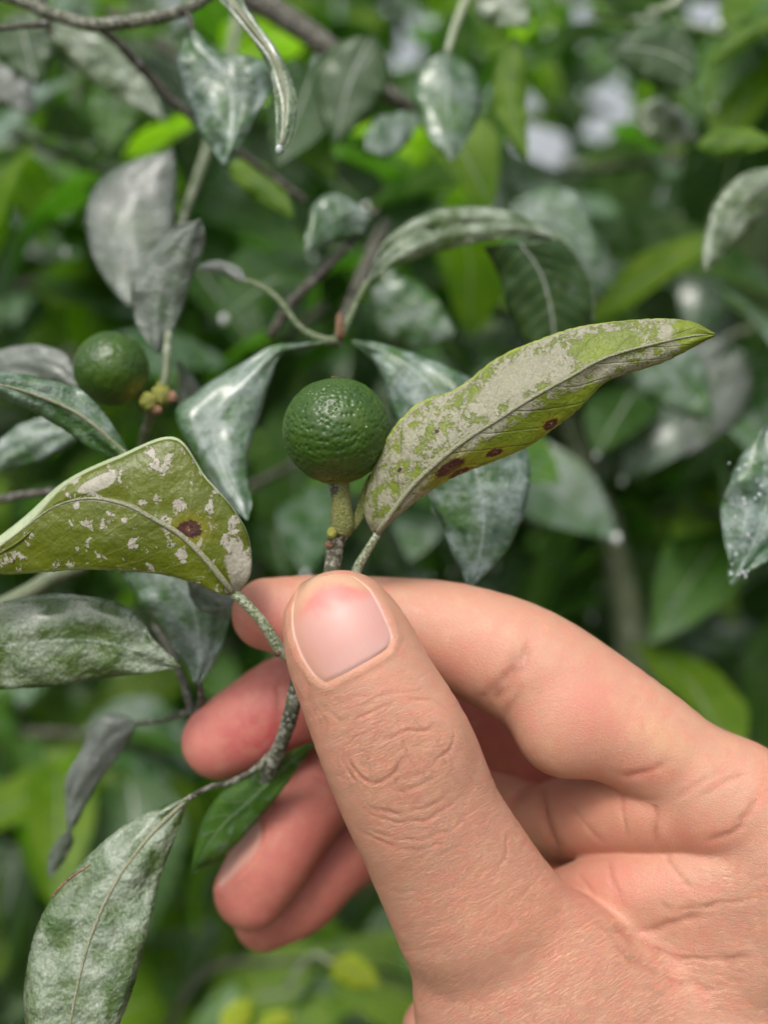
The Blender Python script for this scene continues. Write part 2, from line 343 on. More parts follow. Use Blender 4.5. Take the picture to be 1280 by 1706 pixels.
def fruit(px, py, z, rpx, axis_c, parent, nu=400, nv=200, npit=1350, sq=.985, seed=1, label=None):
    r = rpx / 1600 * z; g = np.random.default_rng(seed)
    th = np.linspace(0, math.pi, nv); phi = np.linspace(0, 2 * math.pi, nu, endpoint=False)
    T, Ph = np.meshgrid(th, phi, indexing='ij'); S = np.stack([np.sin(T) * np.cos(Ph), np.sin(T) * np.sin(Ph), np.cos(T)], -1).reshape(-1, 3)
    k = np.arange(npit) + .5; ph = np.arccos(1 - 2 * k / npit); q = np.stack([np.cos(2.39996 * k) * np.sin(ph), np.sin(2.39996 * k) * np.sin(ph), np.cos(ph)], 1) + g.normal(0, .032, (npit, 3)); q /= np.linalg.norm(q, axis=1)[:, None]
    amp = g.uniform(.25, 1, npit) ** 1.3; w_ = (g.uniform(.20, .42, npit) / r); pitv = np.zeros(len(S))
    for i in range(0, len(S), 4000):
        dt = np.clip(S[i:i + 4000] @ q.T, -1, 1); an2 = 2 * (1 - dt); pitv[i:i + 4000] = (amp * np.exp(-an2 / w_ ** 2)).max(1)
    lum = sum(np.sin(S @ (g.normal(size=3) * f) + g.uniform(0, 6)) for f in (3, 5, 8, 13, 21)) * .012 / 3
    rad = r * (1 + lum * .5) - .25 * pitv
    c = S[:, 2]; rad *= 1 - .035 * np.exp(-((1 - c) / .03)) - .02 * np.exp(-((1 + c) / .06))
    V = S * rad[:, None]; V[:, 2] *= sq
    zc = np.array(axis_c, float); zc /= np.linalg.norm(zc); xc = np.cross(zc, [0, 0, 1.0]); xc /= np.linalg.norm(xc); yc = np.cross(zc, xc)
    V = V @ np.stack([xc, yc, zc]) + C(px, py, z)
    I = np.arange(nu * nv).reshape(nv, nu); J = np.roll(I, -1, 1); F = np.stack([I[:-1], I[1:], J[1:], J[:-1]], -1).reshape(-1, 4)
    o = meshobj('fruit', Wd(V), F, M_FRUIT, parent)
    for nm, ar in (('pit', pitv), ('pole', np.clip(c, 0, 1) ** 1)):
        a = o.data.attributes.new(nm, 'FLOAT', 'POINT'); a.data.foreach_set('value', ar.astype(np.float32)[:len(o.data.vertices)])
    # calyx: small lobed disc hugging the stalk end
    n = 40; Vc = []; Fc = []
    for j in range(n):
        a = 2 * math.pi * j / n; rr_ = .30 * r * (1 + .22 * math.cos(5 * a) + .05 * math.sin(11 * a))
        for f, h_ in ((0, .02), (.6, .03), (1, -.012)): Vc.append((rr_ * f * math.cos(a), rr_ * f * math.sin(a), r * sq * (.955 + h_)))
    for j in range(n):
        b = (j + 1) % n
        Fc += [[3 * j, 3 * j + 1, 3 * b + 1], [3 * j + 1, 3 * j + 2, 3 * b + 2, 3 * b + 1]]
    Vc = np.array(Vc) @ np.stack([xc, yc, zc]) + C(px, py, z)
    meshobj('calyx', Wd(Vc), Fc, M_BUD, o)
    s0 = np.array([0, 0, -r * sq]) @ np.stack([xc, yc, zc]) + C(px, py, z)
    V, F = ico(r * .06, (1.3, 1.1, .3), 6); V = V @ np.stack([xc, yc, zc]) + s0
    meshobj('style_scar', Wd(V), F, M_BROWN, o)
    if label: o['label'] = label
    return o

def LR(left, right, z0, z1, fold=1.5, n=9, zmid=0.0, roll=0.0):
    L = smoothpoly(left, n); Rr = smoothpoly(right, n); o = [[], [], []]
    for i in range(n):
        u = i / (n - 1); z = z0 + (z1 - z0) * u + zmid * math.sin(math.pi * u); m = (L[i] + Rr[i]) / 2; e = math.sin(math.pi * min(1, max(0, u))) ** .5
        o[0].append((L[i][0], L[i][1], z + (fold + roll) * e)); o[1].append((m[0], m[1], z)); o[2].append((Rr[i][0], Rr[i][1], z + (fold - roll) * e))
    return o

# ================================================================== the twig in the hand
T0 = empty('citrus_twig', Wd(C(555, 950, 168)), 'twig held under the thumb, bearing one small green fruit and two blotched leaves', 'citrus twig')
tube('stem', [(563, 806, 166, 17), (568, 832, 166, 15), (569, 862, 166, 17), (565, 885, 166.5, 17), (558, 912, 167, 14), (554, 945, 168, 13.5), (540, 1000, 169.2, 12), (505, 1080, 170.5, 13), (494, 1140, 172, 12), (484, 1190, 174, 13), (468, 1240, 178, 12), (440, 1300, 186, 12), (400, 1330, 196, 9)], M_TWIG, T0, 70, 16, .10)
o = tube('fruit_stalk', [(564, 800, 166, 18), (568, 822, 166, 16), (569, 848, 165.8, 17.5), (571, 872, 165.9, 20), (566, 886, 166.2, 19)], M_STALK, T0, 24, 18, .05)
o['label'] = 'green stalk with brown striations under the fruit'
lump('bud', 553, 888, 164.2, 9, M_BUD, T0, (1, .9, 1.15)); lump('leaf_scar', 548, 907, 165.2, 7.5, M_BROWN, T0, (1, .4, .85), .12)
lump('leaf_scar', 465, 1082, 169.4, 11, M_BROWN, T0, (1, .8, 1.1), .35)
fruit(561, 718, 166, 90, C(564, 806, 166.3) - C(561, 718, 166), T0, label='small unripe citrus fruit with pitted dark green rind')
A_U = [(624, 893, 166), (607, 851, 165), (619, 789, 164), (650, 722, 163), (697, 672, 162.5), (760, 648, 162), (830, 596, 161.5), (900, 566, 161), (975, 543, 160.5), (1073, 532, 159.5), (1150, 535, 158.5), (1190, 556, 158)]
A_M = [(626, 894, 166), (643, 868, 162.5), (685, 812, 160), (735, 765, 158.5), (780, 730, 158), (830, 699, 157.5), (885, 664, 157), (950, 628, 157), (1010, 596, 157), (1092, 573, 157), (1155, 560, 157.5), (1191, 558, 158)]
A_L = [(629, 894, 166), (655, 866, 163), (712, 822, 161.5), (760, 794, 161), (820, 770, 160.5), (880, 744, 160.5), (926, 712, 160), (966, 680, 160), (1014, 634, 159), (1100, 606, 158.5), (1160, 577, 158), (1192, 559, 158)]
la = leaf_rails('leaf', [A_U, A_M, A_L], [-1, 0, 1], M_A, T0, nu=150, nv=14, bulge=.5, thick=.35, wav=.32, seed=3, serr=.10, rib=M_RIB, ribr=(5, 1.2), label='long leaf right of the fruit, grey coated underside with brown lesions')
tube('petiole', [(629, 890, 165.2, 6), (612, 918, 166.8, 7), (597, 944, 168.2, 8), (586, 975, 169.5, 8)], M_PET, T0, 20, 10)
tube('leaf_bract', [(617, 790, 167, 1.5), (613, 815, 167, 9), (602, 850, 166.6, 9), (590, 876, 166.3, 6), (580, 885, 166.2, 4)], M_STALK, T0, 20, 10, .02, .3)
B_O = [(391, 991, 165), (417, 955, 163.5), (413, 895, 163), (386, 845, 162.5), (342, 794, 162), (290, 729, 162), (196, 760, 163.5), (107, 803, 164), (36, 866, 165), (-70, 945, 165)]
B_U = [(391, 991, 165), (415, 955, 163), (411, 896, 162), (384, 848, 161.5), (338, 799, 161), (288, 737, 160.5), (197, 771, 160), (115, 814, 160), (40, 899, 160.5), (-70, 958, 162)]
B_M = [(391, 991, 165), (372, 966, 162.5), (340, 928, 161), (300, 890, 160), (255, 864, 159.5), (212, 842, 159.3), (150, 830, 159.5), (88, 846, 160), (22, 895, 161), (-70, 960, 162.5)]
B_L = [(391, 992, 165), (365, 988, 163), (325, 972, 162), (273, 958, 161.5), (203, 951, 161), (137, 949, 161), (78, 953, 161.5), (20, 957, 162), (-20, 955, 162), (-71, 962, 162.5)]
lb = leaf_rails('leaf', [B_O, B_U, B_M, B_L], [-1, -.82, 0, 1], M_B, T0, nu=140, nv=12, bulge=.35, thick=.35, wav=.25, seed=5, serr=.08, rib=M_RIB, ribr=(6.5, .8), label='broad olive leaf left of the thumb with one round brown lesion')
tube('petiole', [(389, 988, 164.8, 9), (412, 1008, 165.5, 8.5), (440, 1040, 167, 9), (464, 1078, 169.4, 10), (482, 1095, 170.5, 10)], M_PET, T0, 24, 12)

# ================================================================== neighbouring branches of the same kind, close behind
def branch_root(px, py, z, label): return empty('citrus_branch', Wd(C(px, py, z)), label, 'citrus branch')
def lf(parent, left, right, z0, z1, mat, fold=1.5, wav=.5, seed=1, bulge=.5, rib=None, label=None, roll=0, zmid=0, serr=.08, nu=60):
    return leaf_rails('leaf', LR(left, right, z0, z1, fold, roll=roll, zmid=zmid), [-1, 0, 1], mat, parent, nu=nu, nv=7, bulge=bulge, thick=.35, wav=wav, seed=seed, serr=serr, rib=rib, ribr=(4, 1.5), label=label)
B1 = branch_root(563, 568, 196, 'branch just behind the fruit whose forked node spreads four dusty leaves')
tube('stem', [(561, 572, 196, 9), (566, 556, 199, 9), (574, 535, 212, 10), (590, 495, 240, 12), (640, 380, 300, 14)], M_BR, B1, 30, 10, .2)
tube('stem', [(563, 568, 196, 9), (540, 567, 195, 8), (500, 545, 197, 5), (465, 500, 199, 5.5), (430, 475, 202, 5), (385, 462, 206, 4)], M_PETD, B1, 30, 8)
lump('leaf_scar', 566, 545, 195, 11, M_BROWN, B1, (.7, .8, 2.0), .4)
lf(B1, [(545, 568), (505, 572), (455, 578), (395, 610), (330, 650), (292, 690), (330, 770), (378, 835), (411, 866)], [(545, 572), (500, 582), (468, 595), (449, 640), (434, 690), (418, 740), (412, 790), (420, 835), (413, 867)], 195, 180, M_DUST2, 2, .6, 12, .8, label='broad whitish leaf drooping left of the fruit')
lf(B1, [(585, 570), (610, 590), (628, 610), (645, 660), (668, 730), (710, 815), (738, 880), (757, 930), (780, 978)], [(585, 568), (640, 574), (720, 600), (800, 640), (860, 700), (882, 775), (874, 850), (840, 925), (786, 979)], 196, 182, M_DROP, 2, .6, 14, .8, label='blue-green leaf hanging below the spotted leaf')
tube('petiole', [(568, 562, 196, 6), (582, 530, 198, 6), (598, 495, 200, 5), (612, 470, 202, 6)], M_PETD, B1, 16, 8)
lf(B1, [(611, 470), (640, 405), (690, 362), (760, 345), (840, 352), (900, 375), (950, 415), (985, 470), (990, 540)], [(612, 474), (650, 448), (710, 425), (780, 408), (850, 398), (905, 402), (940, 425), (972, 480), (988, 541)], 202, 222, M_SPRAY, 1, .8, 15, .8, label='arched pale green leaf above the spotted leaf')
lf(B1, [(805, 412), (830, 455), (842, 500), (860, 545), (885, 585), (900, 600)], [(930, 400), (965, 440), (985, 490), (984, 540), (960, 580), (905, 602)], 214, 224, M_DARK, .5, .4, 16, .6, label='dark green underside of the arched leaf')
lf(B1, [(412, 470), (400, 448), (375, 436), (350, 436), (330, 446)], [(412, 474), (395, 466), (375, 458), (352, 454), (331, 449)], 203, 208, M_GREYL, .5, .3, 17, .5, label='short curled whitish leaf on the left stem')

B2 = branch_root(262, 668, 190, 'branch at the left bearing a blurred dark green fruit below two tall grey leaves')
tube('stem', [(262, 668, 190, 9), (275, 630, 193, 7), (280, 560, 198, 7), (285, 470, 210, 7), (300, 380, 230, 7), (335, 280, 262, 8), (372, 150, 310, 9), (410, -30, 360, 11)], M_BRG, B2, 30, 8, .1)
tube('stem', [(262, 668, 190, 10), (250, 690, 196, 8), (235, 760, 210, 8), (225, 900, 225, 9)], M_BRG, B2, 20, 8, .1)
fruit(186, 615, 189, 62, C(236, 662, 188) - C(186, 615, 189), B2, 160, 80, 700, seed=4, label='out of focus dark green fruit at the left')
lump('calyx_cluster', 248, 668, 188, 15, M_BUD, B2, (1.1, .9, 1), .5); lump('calyx_cluster', 268, 658, 188, 15, M_BUD, B2, (1, .9, 1.3), .6); lump('leaf_scar', 287, 662, 188, 9, M_BROWN, B2, (1, 1, 1.2), .4); lump('leaf_scar', 262, 684, 188, 9, M_BROWN, B2, (1, 1, 1), .4)
lf(B2, [(262, 588), (238, 560), (220, 515), (222, 470), (245, 425), (285, 385), (332, 366)], [(262, 589), (285, 565), (302, 520), (318, 470), (332, 430), (344, 395), (334, 367)], 198, 196, M_GREYL, 2, .8, 20, .6, label='grey leaf standing above the blurred fruit')
lf(B2, [(215, 512), (172, 462), (146, 400), (148, 340), (170, 295), (225, 268), (288, 250)], [(216, 513), (245, 460), (275, 420), (290, 370), (294, 320), (292, 280), (289, 251)], 222, 232, M_GREYL, 2, .5, 21, .6, label='larger hazy grey leaf further back')
lf(B2, [(295, 600), (300, 650), (310, 720), (350, 800)], [(296, 600), (330, 640), (370, 720), (352, 801)], 215, 225, M_GREYL, 2, .5, 22, .6)

B3 = branch_root(215, 760, 168, 'branch at the left edge with a long dusty leaf sloping down over a pale one')
lf(B3, [(218, 763), (190, 712), (150, 660), (110, 640), (50, 626), (0, 618), (-70, 612)], [(218, 765), (195, 768), (150, 745), (100, 712), (50, 684), (0, 664), (-70, 640)], 174, 166, M_DUST, 2, .7, 30, .7, rib=M_RIB, label='dusty green leaf sloping from the left edge')
lf(B3, [(140, 650), (110, 592), (60, 575), (0, 582), (-60, 600)], [(141, 651), (90, 636), (50, 632), (0, 640), (-60, 650)], 200, 205, M_GREYL, 1, .5, 31, .6)
lf(B3, [(-40, 800), (0, 735), (40, 705), (100, 695), (150, 715)], [(-38, 802), (10, 782), (60, 770), (110, 745), (151, 716)], 205, 205, M_DUST2, 1, .5, 32, .6)
tube('stem', [(218, 764, 176, 5), (250, 790, 186, 6), (300, 850, 200, 7), (330, 950, 215, 8)], M_PET, B3, 20, 8)
tube('stem', [(-60, 842, 210, 8), (40, 825, 206, 7), (120, 815, 204, 7), (200, 790, 196, 5)], M_BR, B3, 20, 8)

B4 = branch_root(340, 1135, 185, 'branch below the olive leaf with a long dusty leaf and a hanging whitish one')
lf(B4, [(301, 1110), (255, 1060), (238, 1036), (200, 1005), (130, 990), (60, 991), (0, 1004), (-80, 1025)], [(301, 1112), (250, 1120), (200, 1126), (150, 1133), (100, 1142), (50, 1146), (0, 1147), (-80, 1145)], 172, 170, M_SPRAY, 1.5, .6, 40, .6, label='long dusty leaf lying level from the left edge')
lf(B4, [(200, 950), (225, 990), (255, 1035), (295, 1085), (325, 1135)], [(300, 900), (365, 960), (388, 990), (370, 1080), (332, 1142)], 190, 184, M_DUST2, 1.5, .7, 41, .6, label='whitish leaf hanging below the olive leaf')
lf(B4, [(310, 960), (320, 1000), (345, 1020), (395, 1010)], [(330, 940), (370, 960), (392, 985), (396, 1010)], 180, 180, M_GREYL, 1, .3, 42, .4)
tube('stem', [(332, 1140, 186, 6), (335, 1165, 189, 6), (322, 1190, 192, 7), (300, 1120, 205, 7), (260, 1040, 225, 8)], M_BR, B4, 20, 8)
tube('stem', [(140, 940, 215, 14), (90, 960, 212, 15), (50, 985, 208, 14), (-40, 1030, 205, 14)], M_BRG, B4, 20, 8)

B5 = branch_root(345, 1310, 182, 'branch under the middle fingertip with a large wet leaf at the bottom left corner')
tube('stem', [(474, 1232, 180, 7), (425, 1282, 182, 6), (385, 1302, 181, 5), (345, 1313, 177, 5), (310, 1332, 172, 5)], M_TWIG, B5, 20, 8, .15)
lf(B5, [(312, 1330), (262, 1346), (205, 1376), (140, 1432), (85, 1500), (50, 1580), (38, 1670), (50, 1760), (90, 1850)], [(312, 1332), (300, 1375), (280, 1425), (262, 1480), (250, 1540), (232, 1610), (205, 1690), (160, 1780), (92, 1852)], 172, 158, M_SPRAY, 2, .8, 50, .6, rib=M_RIB, label='large wet pale leaf reaching out of the bottom edge', nu=110)
tube('scratch', [(86, 1494, 163.2, 1.5), (110, 1468, 163.4, 2.2), (150, 1440, 164.2, 1.5)], M_BROWN, B5, 12, 6)
lf(B5, [(525, 1238), (480, 1252), (430, 1285), (395, 1304), (355, 1335), (328, 1395), (320, 1452)], [(526, 1239), (508, 1262), (468, 1318), (425, 1372), (385, 1415), (350, 1440), (321, 1454)], 181, 190, M_MID, 1.5, .5, 51, .6, label='green leaf squeezed between the middle and ring fingers')
lf(B5, [(226, 1204), (196, 1190), (160, 1200), (136, 1250), (112, 1290), (108, 1340), (114, 1385)], [(227, 1206), (215, 1235), (185, 1275), (160, 1310), (142, 1345), (128, 1370), (116, 1387)], 205, 200, M_GREYL, 1, .5, 52, .5, label='curled grey leaf')
lf(B5, [(116, 1380), (95, 1400), (80, 1430), (82, 1460)], [(117, 1381), (122, 1400), (110, 1430), (84, 1461)], 203, 206, M_GREYL, 1, .3, 53, .4)
tube('petiole', [(226, 1205, 205, 4), (270, 1200, 204, 4), (330, 1184, 203, 6), (400, 1200, 215, 6)], M_BR, B5, 16, 6)

B6 = branch_root(170, 40, 205, 'grey twig along the top left corner carrying a hanging grey leaf and a dripping one')
tube('stem', [(-60, -30, 205, 9), (40, 5, 205, 10), (90, 25, 204, 10), (170, 42, 204, 11), (300, 20, 206, 10), (380, -30, 208, 10)], M_TWIG, B6, 40, 8, .2)
tube('stem', [(-40, 50, 204, 5), (20, 46, 204, 5), (78, 40, 204, 6)], M_BR, B6, 12, 6, .2)
tube('stem', [(150, 35, 215, 8), (200, 75, 222, 8), (260, 140, 230, 8), (330, 205, 236, 7), (420, 270, 244, 6), (510, 335, 250, 6)], M_BR, B6, 40, 8, .15)
lf(B6, [(352, -20), (372, 10), (405, 48), (436, 90), (452, 130), (458, 180), (459, 225), (460, 254)], [(402, -20), (412, 15), (440, 55), (472, 100), (492, 150), (494, 195), (484, 232), (472, 256)], 182, 172, M_SPRAY, 1, .4, 60, .5, rib=M_RIB, label='slender dripping leaf hanging from the top edge')
lump('water_drop', 465, 250, 170.5, 8, M_WDROP, B6, (.8, .8, 1.15))
lf(B6, [(318, 50), (300, 80), (298, 130), (314, 180), (336, 225), (360, 260), (374, 278)], [(322, 50), (370, 90), (430, 98), (454, 120), (440, 175), (408, 230), (376, 279)], 204, 200, M_DROP, 2, .9, 61, .6, label='grey pointed leaf speckled with drops')
tube('petiole', [(320, 52, 204, 5), (318, 35, 205, 5), (310, 20, 206, 6)], M_BR, B6, 10, 6)

B7 = branch_root(1290, 690, 188, 'branch at the right edge with a leaf crusted in white droplets')
lf(B7, [(1300, 680), (1255, 735), (1222, 785), (1204, 840), (1206, 900), (1212, 940), (1216, 975)], [(1302, 680), (1345, 740), (1360, 800), (1350, 850), (1310, 900), (1260, 945), (1218, 976)], 190, 184, M_DROP, 1.5, 1.0, 70, .5, label='leaf crusted with white droplets at the right edge')
tube('stem', [(1301, 682, 190, 6), (1330, 600, 200, 8), (1400, 480, 220, 10)], M_BRG, B7, 14, 8)
r7 = random.Random(5)
for k in range(26):
    u = r7.random(); lump('water_drop', 1212 + r7.random() * 68 * (1 - .5 * u), 770 + u * 195, 184.6 - .5, r7.uniform(1.5, 4.5), M_WDROP, B7, (1, .5, 1), 0, 5)

# ================================================================== ground and background growth
t = NT('soil'); mm = t.n('NewGeometry').outputs['Position']
a = t.noise(mm, 6, 6, .6); b = t.noise(mm, 40, 5, .6); v = t.n('TexVoronoi', {'Vector': mm, 'Scale': 22}).outputs[1]; vf = t.n('SeparateColor', {0: v}).outputs[0]
col = t.mix(t.ss(a, .38, .62), (.055, .04, .025), (.12, .09, .06)); col = t.mix(t.ss(vf, .7, .75), col, (.22, .15, .09)); col = t.mix(t.ss(t.noise(mm, 2.2, 4), .46, .56), col, (.035, .08, .015))
bs = t.n('BsdfPrincipled', {'Base Color': col, 'Roughness': .9, 'Normal': t.bump(b, .02, .8)}); M_SOIL = t.finish(bs.outputs[0])
DV, DF = ico(.0013, (.85, .85, 1.2), 5); DROPM = bpy.data.meshes.new('water_drop'); fast_mesh(DROPM, DV, [list(f) for f in DF]); DROPM.materials.append(M_GLINT); DROPM.shade_smooth()
HOLES = [(850, 172, 14), (878, 228, 15), (915, 252, 20), (1028, 165, 16), (965, 25, 14), (738, 8, 12), (592, 8, 13), (1186, 28, 18), (660, 96, 11), (640, 182, 12), (934, 356, 13), (1268, 112, 12), (1225, 180, 12), (705, 18, 10), (30, 150, 14), (1090, 300, 14), (300, 20, 12), (1140, 210, 10), (1012, 220, 12), (560, 110, 10), (1150, 300, 11), (810, 120, 10), (1000, 100, 12), (760, 330, 10), (1080, 20, 12), (1240, 260, 11), (470, 300, 10), (150, 230, 10), (90, 330, 11), (400, 330, 10), (700, 140, 12), (905, 60, 12)]
def in_gap(vw):      # small openings between the leaves where the white sky shows
    d = vw - CAMP; z = d @ FWD * 1000; x = 640 + 1600 * (d @ RGT) * 1000 / z; y = 853 - 1600 * (d @ UPV) * 1000 / z
    return any(np.any((x - a) ** 2 + (y - b) ** 2 < (c * .66) ** 2) for a, b, c in HOLES)
n = 60; gx = np.sign(np.linspace(-1, 1, n)) * np.abs(np.linspace(-1, 1, n)) ** 2.5 * 150
X, Y = np.meshgrid(gx, gx, indexing='ij'); Z = .04 * np.sin(X * 2.1 + 1) * np.cos(Y * 1.7) + .02 * np.sin(X * 5 + Y * 4)
I = np.arange(n * n).reshape(n, n); F = np.stack([I[:-1, :-1], I[1:, :-1], I[1:, 1:], I[:-1, 1:]], -1).reshape(-1, 4)
g = meshobj('ground', np.stack([X, Y, Z - .02], -1).reshape(-1, 3), F, M_SOIL, origin=(0, 0, 0)); tag(g, 'bare brown soil with leaf litter under the citrus trees', kind='structure')

# leaf meshes shared by the blurred branches: metres, base at origin, +Y along the blade, +Z the upper face
def leaf_shape(seed, L=.075, Wd_=.034):
    r = random.Random(seed); nu, nv = 11, 5; V = []; uv = []; droop = r.uniform(.1, .55); fold = r.uniform(.1, .45); tw = r.uniform(-.5, .5); L *= r.uniform(.8, 1.2); Wd_ *= r.uniform(.8, 1.2)
    y = z = 0.0; a = .25
    for i in range(nu):
        u = i / (nu - 1); wv = Wd_ * .5 * (math.sin(math.pi * min(1, u ** .85)) ** .8 if 0 < u < 1 else .02)
        for j in range(nv):
            v = j / (nv - 1) * 2 - 1; x = v * wv; zz = abs(v) * wv * fold + .05 * wv * math.sin(u * 14 + seed + 2 * v); ct, st = math.cos(tw * u), math.sin(tw * u)
            V.append((x * ct - zz * st, y, z + x * st + zz * ct)); uv.append((u, (v + 1) / 2))
        a -= droop / nu * 2.2; y += L / (nu - 1) * math.cos(a); z += L / (nu - 1) * math.sin(a)
    F = [[i * nv + j, i * nv + j + 1, (i + 1) * nv + j + 1, (i + 1) * nv + j] for i in range(nu - 1) for j in range(nv - 1)]
    return np.array(V), np.array(F), np.array(uv)
SH = [leaf_shape(s) for s in range(8)]
MESHC = {}
def shared_leaf(si, mat):
    k = (si, mat.name)
    if k not in MESHC:
        V, F, uv = SH[si]; me = bpy.data.meshes.new('leaf'); fast_mesh(me, V, F); l = me.uv_layers.new(name='UVMap'); li = np.empty(len(me.loops), np.int32); me.loops.foreach_get('vertex_index', li)
        l.data.foreach_set('uv', uv.astype(np.float32)[li].ravel()); me.shade_smooth(); me.materials.append(mat); MESHC[k] = me
    return MESHC[k]
def rot_to(d, upv):
    d = Vector(d).normalized(); x = d.cross(Vector(upv)); x = x.normalized() if x.length > 1e-4 else Vector((1, 0, 0)); z = x.cross(d)
    return Matrix((x, d, z)).transposed()
def bg_branch(pts, rad, label, nleaf, mats, seed, scale=1.0, spread=.8, group=None, bark=None, name='citrus_branch', cat='citrus branch', side=.03):
    r = random.Random(seed); P = smoothpoly([C(*p) for p in pts], 40); root = empty(name, Wd(P[0]), label, cat, group)
    V, F, uv = tube_geo(P, np.linspace(rad, rad * .35, 40), 7, .12); meshobj('stem', Wd(V), F, bark or M_BR, root, uv)
    PW = Wd(P); off = base_of(root)
    for k in range(nleaf):
        i = int((k + r.random()) / nleaf * 38) + 1; T = Vector(PW[min(39, i + 1)] - PW[i - 1]).normalized()
        rad_d = Vector((r.gauss(0, 1), r.gauss(0, 1), r.gauss(0, .6))); d = (T * r.uniform(0, .8) + rad_d.normalized() * spread + Vector((0, -.15, -r.uniform(0, .7)))).normalized()
        me = shared_leaf(r.randrange(8), r.choices([m for m, q in mats], [q for m, q in mats])[0]); M = rot_to(d, (r.gauss(0, .45), r.gauss(-.35, .45), 1)); s = scale * r.uniform(.75, 1.25)
        ML = Matrix.Translation(Vector(PW[i] - off) + d * side * r.uniform(.1, 1) * scale) @ M.to_4x4() @ Matrix.Diagonal((s, s, s, 1))
        co = np.empty(len(me.vertices) * 3, np.float32); me.vertices.foreach_get('co', co); ml = np.array(ML)
        if in_gap(co.reshape(-1, 3) @ ml[:3, :3].T + ml[:3, 3] + off): continue
        o = bpy.data.objects.new('leaf', me); COL.objects.link(o); o.parent = root; o.matrix_local = ML
        if r.random() < .5 and PW[0][2] > 1.05:      # white spray drop at the leaf tip, its whiteness painting a glint
            q = bpy.data.objects.new('water_drop', DROPM); COL.objects.link(q); q.parent = root; q.location = ML @ Vector(co[-9:-6].tolist()); q.scale = [r.uniform(.6, 1.3)] * 3
    return root
MX = [(M_DUST, 3), (M_MID, 3), (M_DARK, 3), (M_FRESH, 2), (M_GREYL, .7), (M_DUST2, 1)]
MG = [(M_MID, 4), (M_DARK, 2.5), (M_FRESH, 4), (M_DUST, 1)]
MD = [(M_DUST, 3), (M_GREYL, 1.5), (M_DUST2, 2), (M_MID, 1.5), (M_DARK, 2)]
BR = [
 ([(1300, 230, 400), (1100, 270, 380), (900, 290, 350), (700, 310, 330)], 2.4, 'brown branch crossing the upper right, hung with dusty leaves', 22, MX, .9, M_BR),
 ([(400, -20, 300), (520, 60, 290), (640, 150, 285), (760, 240, 300)], 4.2, 'thick dark branch slanting down from the top beside the dripping leaf', 6, MG, .7, M_BR),
 ([(1350, 40, 330), (1240, 60, 320), (1120, 40, 300), (980, 30, 300)], 1.6, 'leafy branch in the top right corner with fresh green leaves', 18, MG, .85, M_PET),
 ([(1080, 1250, 420), (1030, 950, 400), (960, 740, 380), (890, 560, 380)], 8.0, 'thick grey-green stem rising behind the spotted leaf', 12, MX, 1.0, M_BRG),
 ([(1320, 520, 340), (1220, 560, 330), (1120, 620, 320), (1020, 640, 330)], 1.8, 'branch with hazy grey leaves right of the long leaf tip', 20, MD, 1.1, M_BRG),
 ([(-60, 200, 330), (60, 240, 320), (200, 300, 330), (330, 330, 350)], 2.0, 'branch of bright green leaves behind the grey leaves at the left', 20, MG, .9, M_BR),
 ([(-60, 480, 380), (60, 470, 370), (180, 450, 370), (320, 480, 380)], 2.0, 'branch of pale yellow-green leaves above the blurred fruit', 22, [(M_FRESH, 3), (M_SPRAY, 2), (M_DUST, 2), (M_MID, 1)], .95, M_BR),
 ([(420, 620, 330), (560, 500, 320), (700, 480, 330), (860, 440, 340)], 2.0, 'branch behind the forked node with dusty blue-green leaves', 20, MD, .85, M_BR),
 ([(-60, 1240, 400), (80, 1220, 380), (220, 1240, 380), (340, 1290, 400)], 2.2, 'branch of green leaves left of the middle fingertip', 20, MG, .9, M_BR),
 ([(260, 1760, 420), (340, 1620, 400), (480, 1600, 400), (660, 1580, 400)], 2.2, 'low branch under the curled fingers with dark leaves', 20, MG, .95, M_BR),
 ([(-60, 1500, 450), (0, 1440, 430), (60, 1380, 420), (60, 1300, 430)], 2.2, 'low branch at the left edge beside the large wet leaf', 12, MG, .9, M_BR),
 ([(700, 900, 520), (820, 960, 500), (960, 1020, 520), (1140, 1040, 540)], 2.0, 'low bright green growth right above the index finger', 26, MG, .85, M_BR),
 ([(180, 20, 330), (330, 120, 340), (520, 260, 350), (640, 330, 360)], 2.4, 'branch in the upper left between the grey twig and the grey leaf', 20, MX, .9, M_BR),
 ([(1000, 420, 420), (1080, 380, 400), (1180, 350, 390), (1300, 330, 380)], 1.8, 'branch at the right with white tipped drooping leaves', 18, MD, .9, M_BRG),
 ([(1340, 700, 480), (1220, 740, 470), (1100, 780, 470), (960, 800, 480)], 2.0, 'branch of mixed green leaves in the gap above the index knuckle', 24, MG, .85, M_BR),
 ([(1340, 1180, 560), (1240, 1080, 540), (1120, 980, 540), (980, 940, 560)], 2.0, 'low bright branch beyond the back of the hand', 26, MG, .9, M_BR),
 ([(400, 820, 300), (520, 760, 295), (640, 720, 300), (760, 700, 310)], 1.6, 'dusty branch directly behind the round fruit', 14, [(M_DUST, 4), (M_MID, 2), (M_DUST2, 1)], .8, M_BR),
 ([(1340, 900, 360), (1240, 860, 350), (1120, 850, 350), (960, 860, 360)], 1.8, 'leafy branch between the spotted leaf and the index finger', 18, [(M_MID, 4), (M_DUST, 2), (M_FRESH, 2)], .75, M_BR),
 ([(420, 1000, 420), (440, 900, 400), (460, 780, 390), (430, 640, 380)], 2.0, 'shaded stem behind the fruit stalk with dark leaves', 18, [(M_DARK, 4), (M_MID, 2), (M_DUST, 1)], .9, M_BR)]
for i, (p, rd, lb_, nl_, mt, s_, bk_) in enumerate(BR): bg_branch([(a_, b_, z_ * (1.18 if rd < 4 else 1.0)) for a_, b_, z_ in p], rd * 1.1, lb_, nl_, mt, 100 + i, s_ * 1.05, bark=bk_)
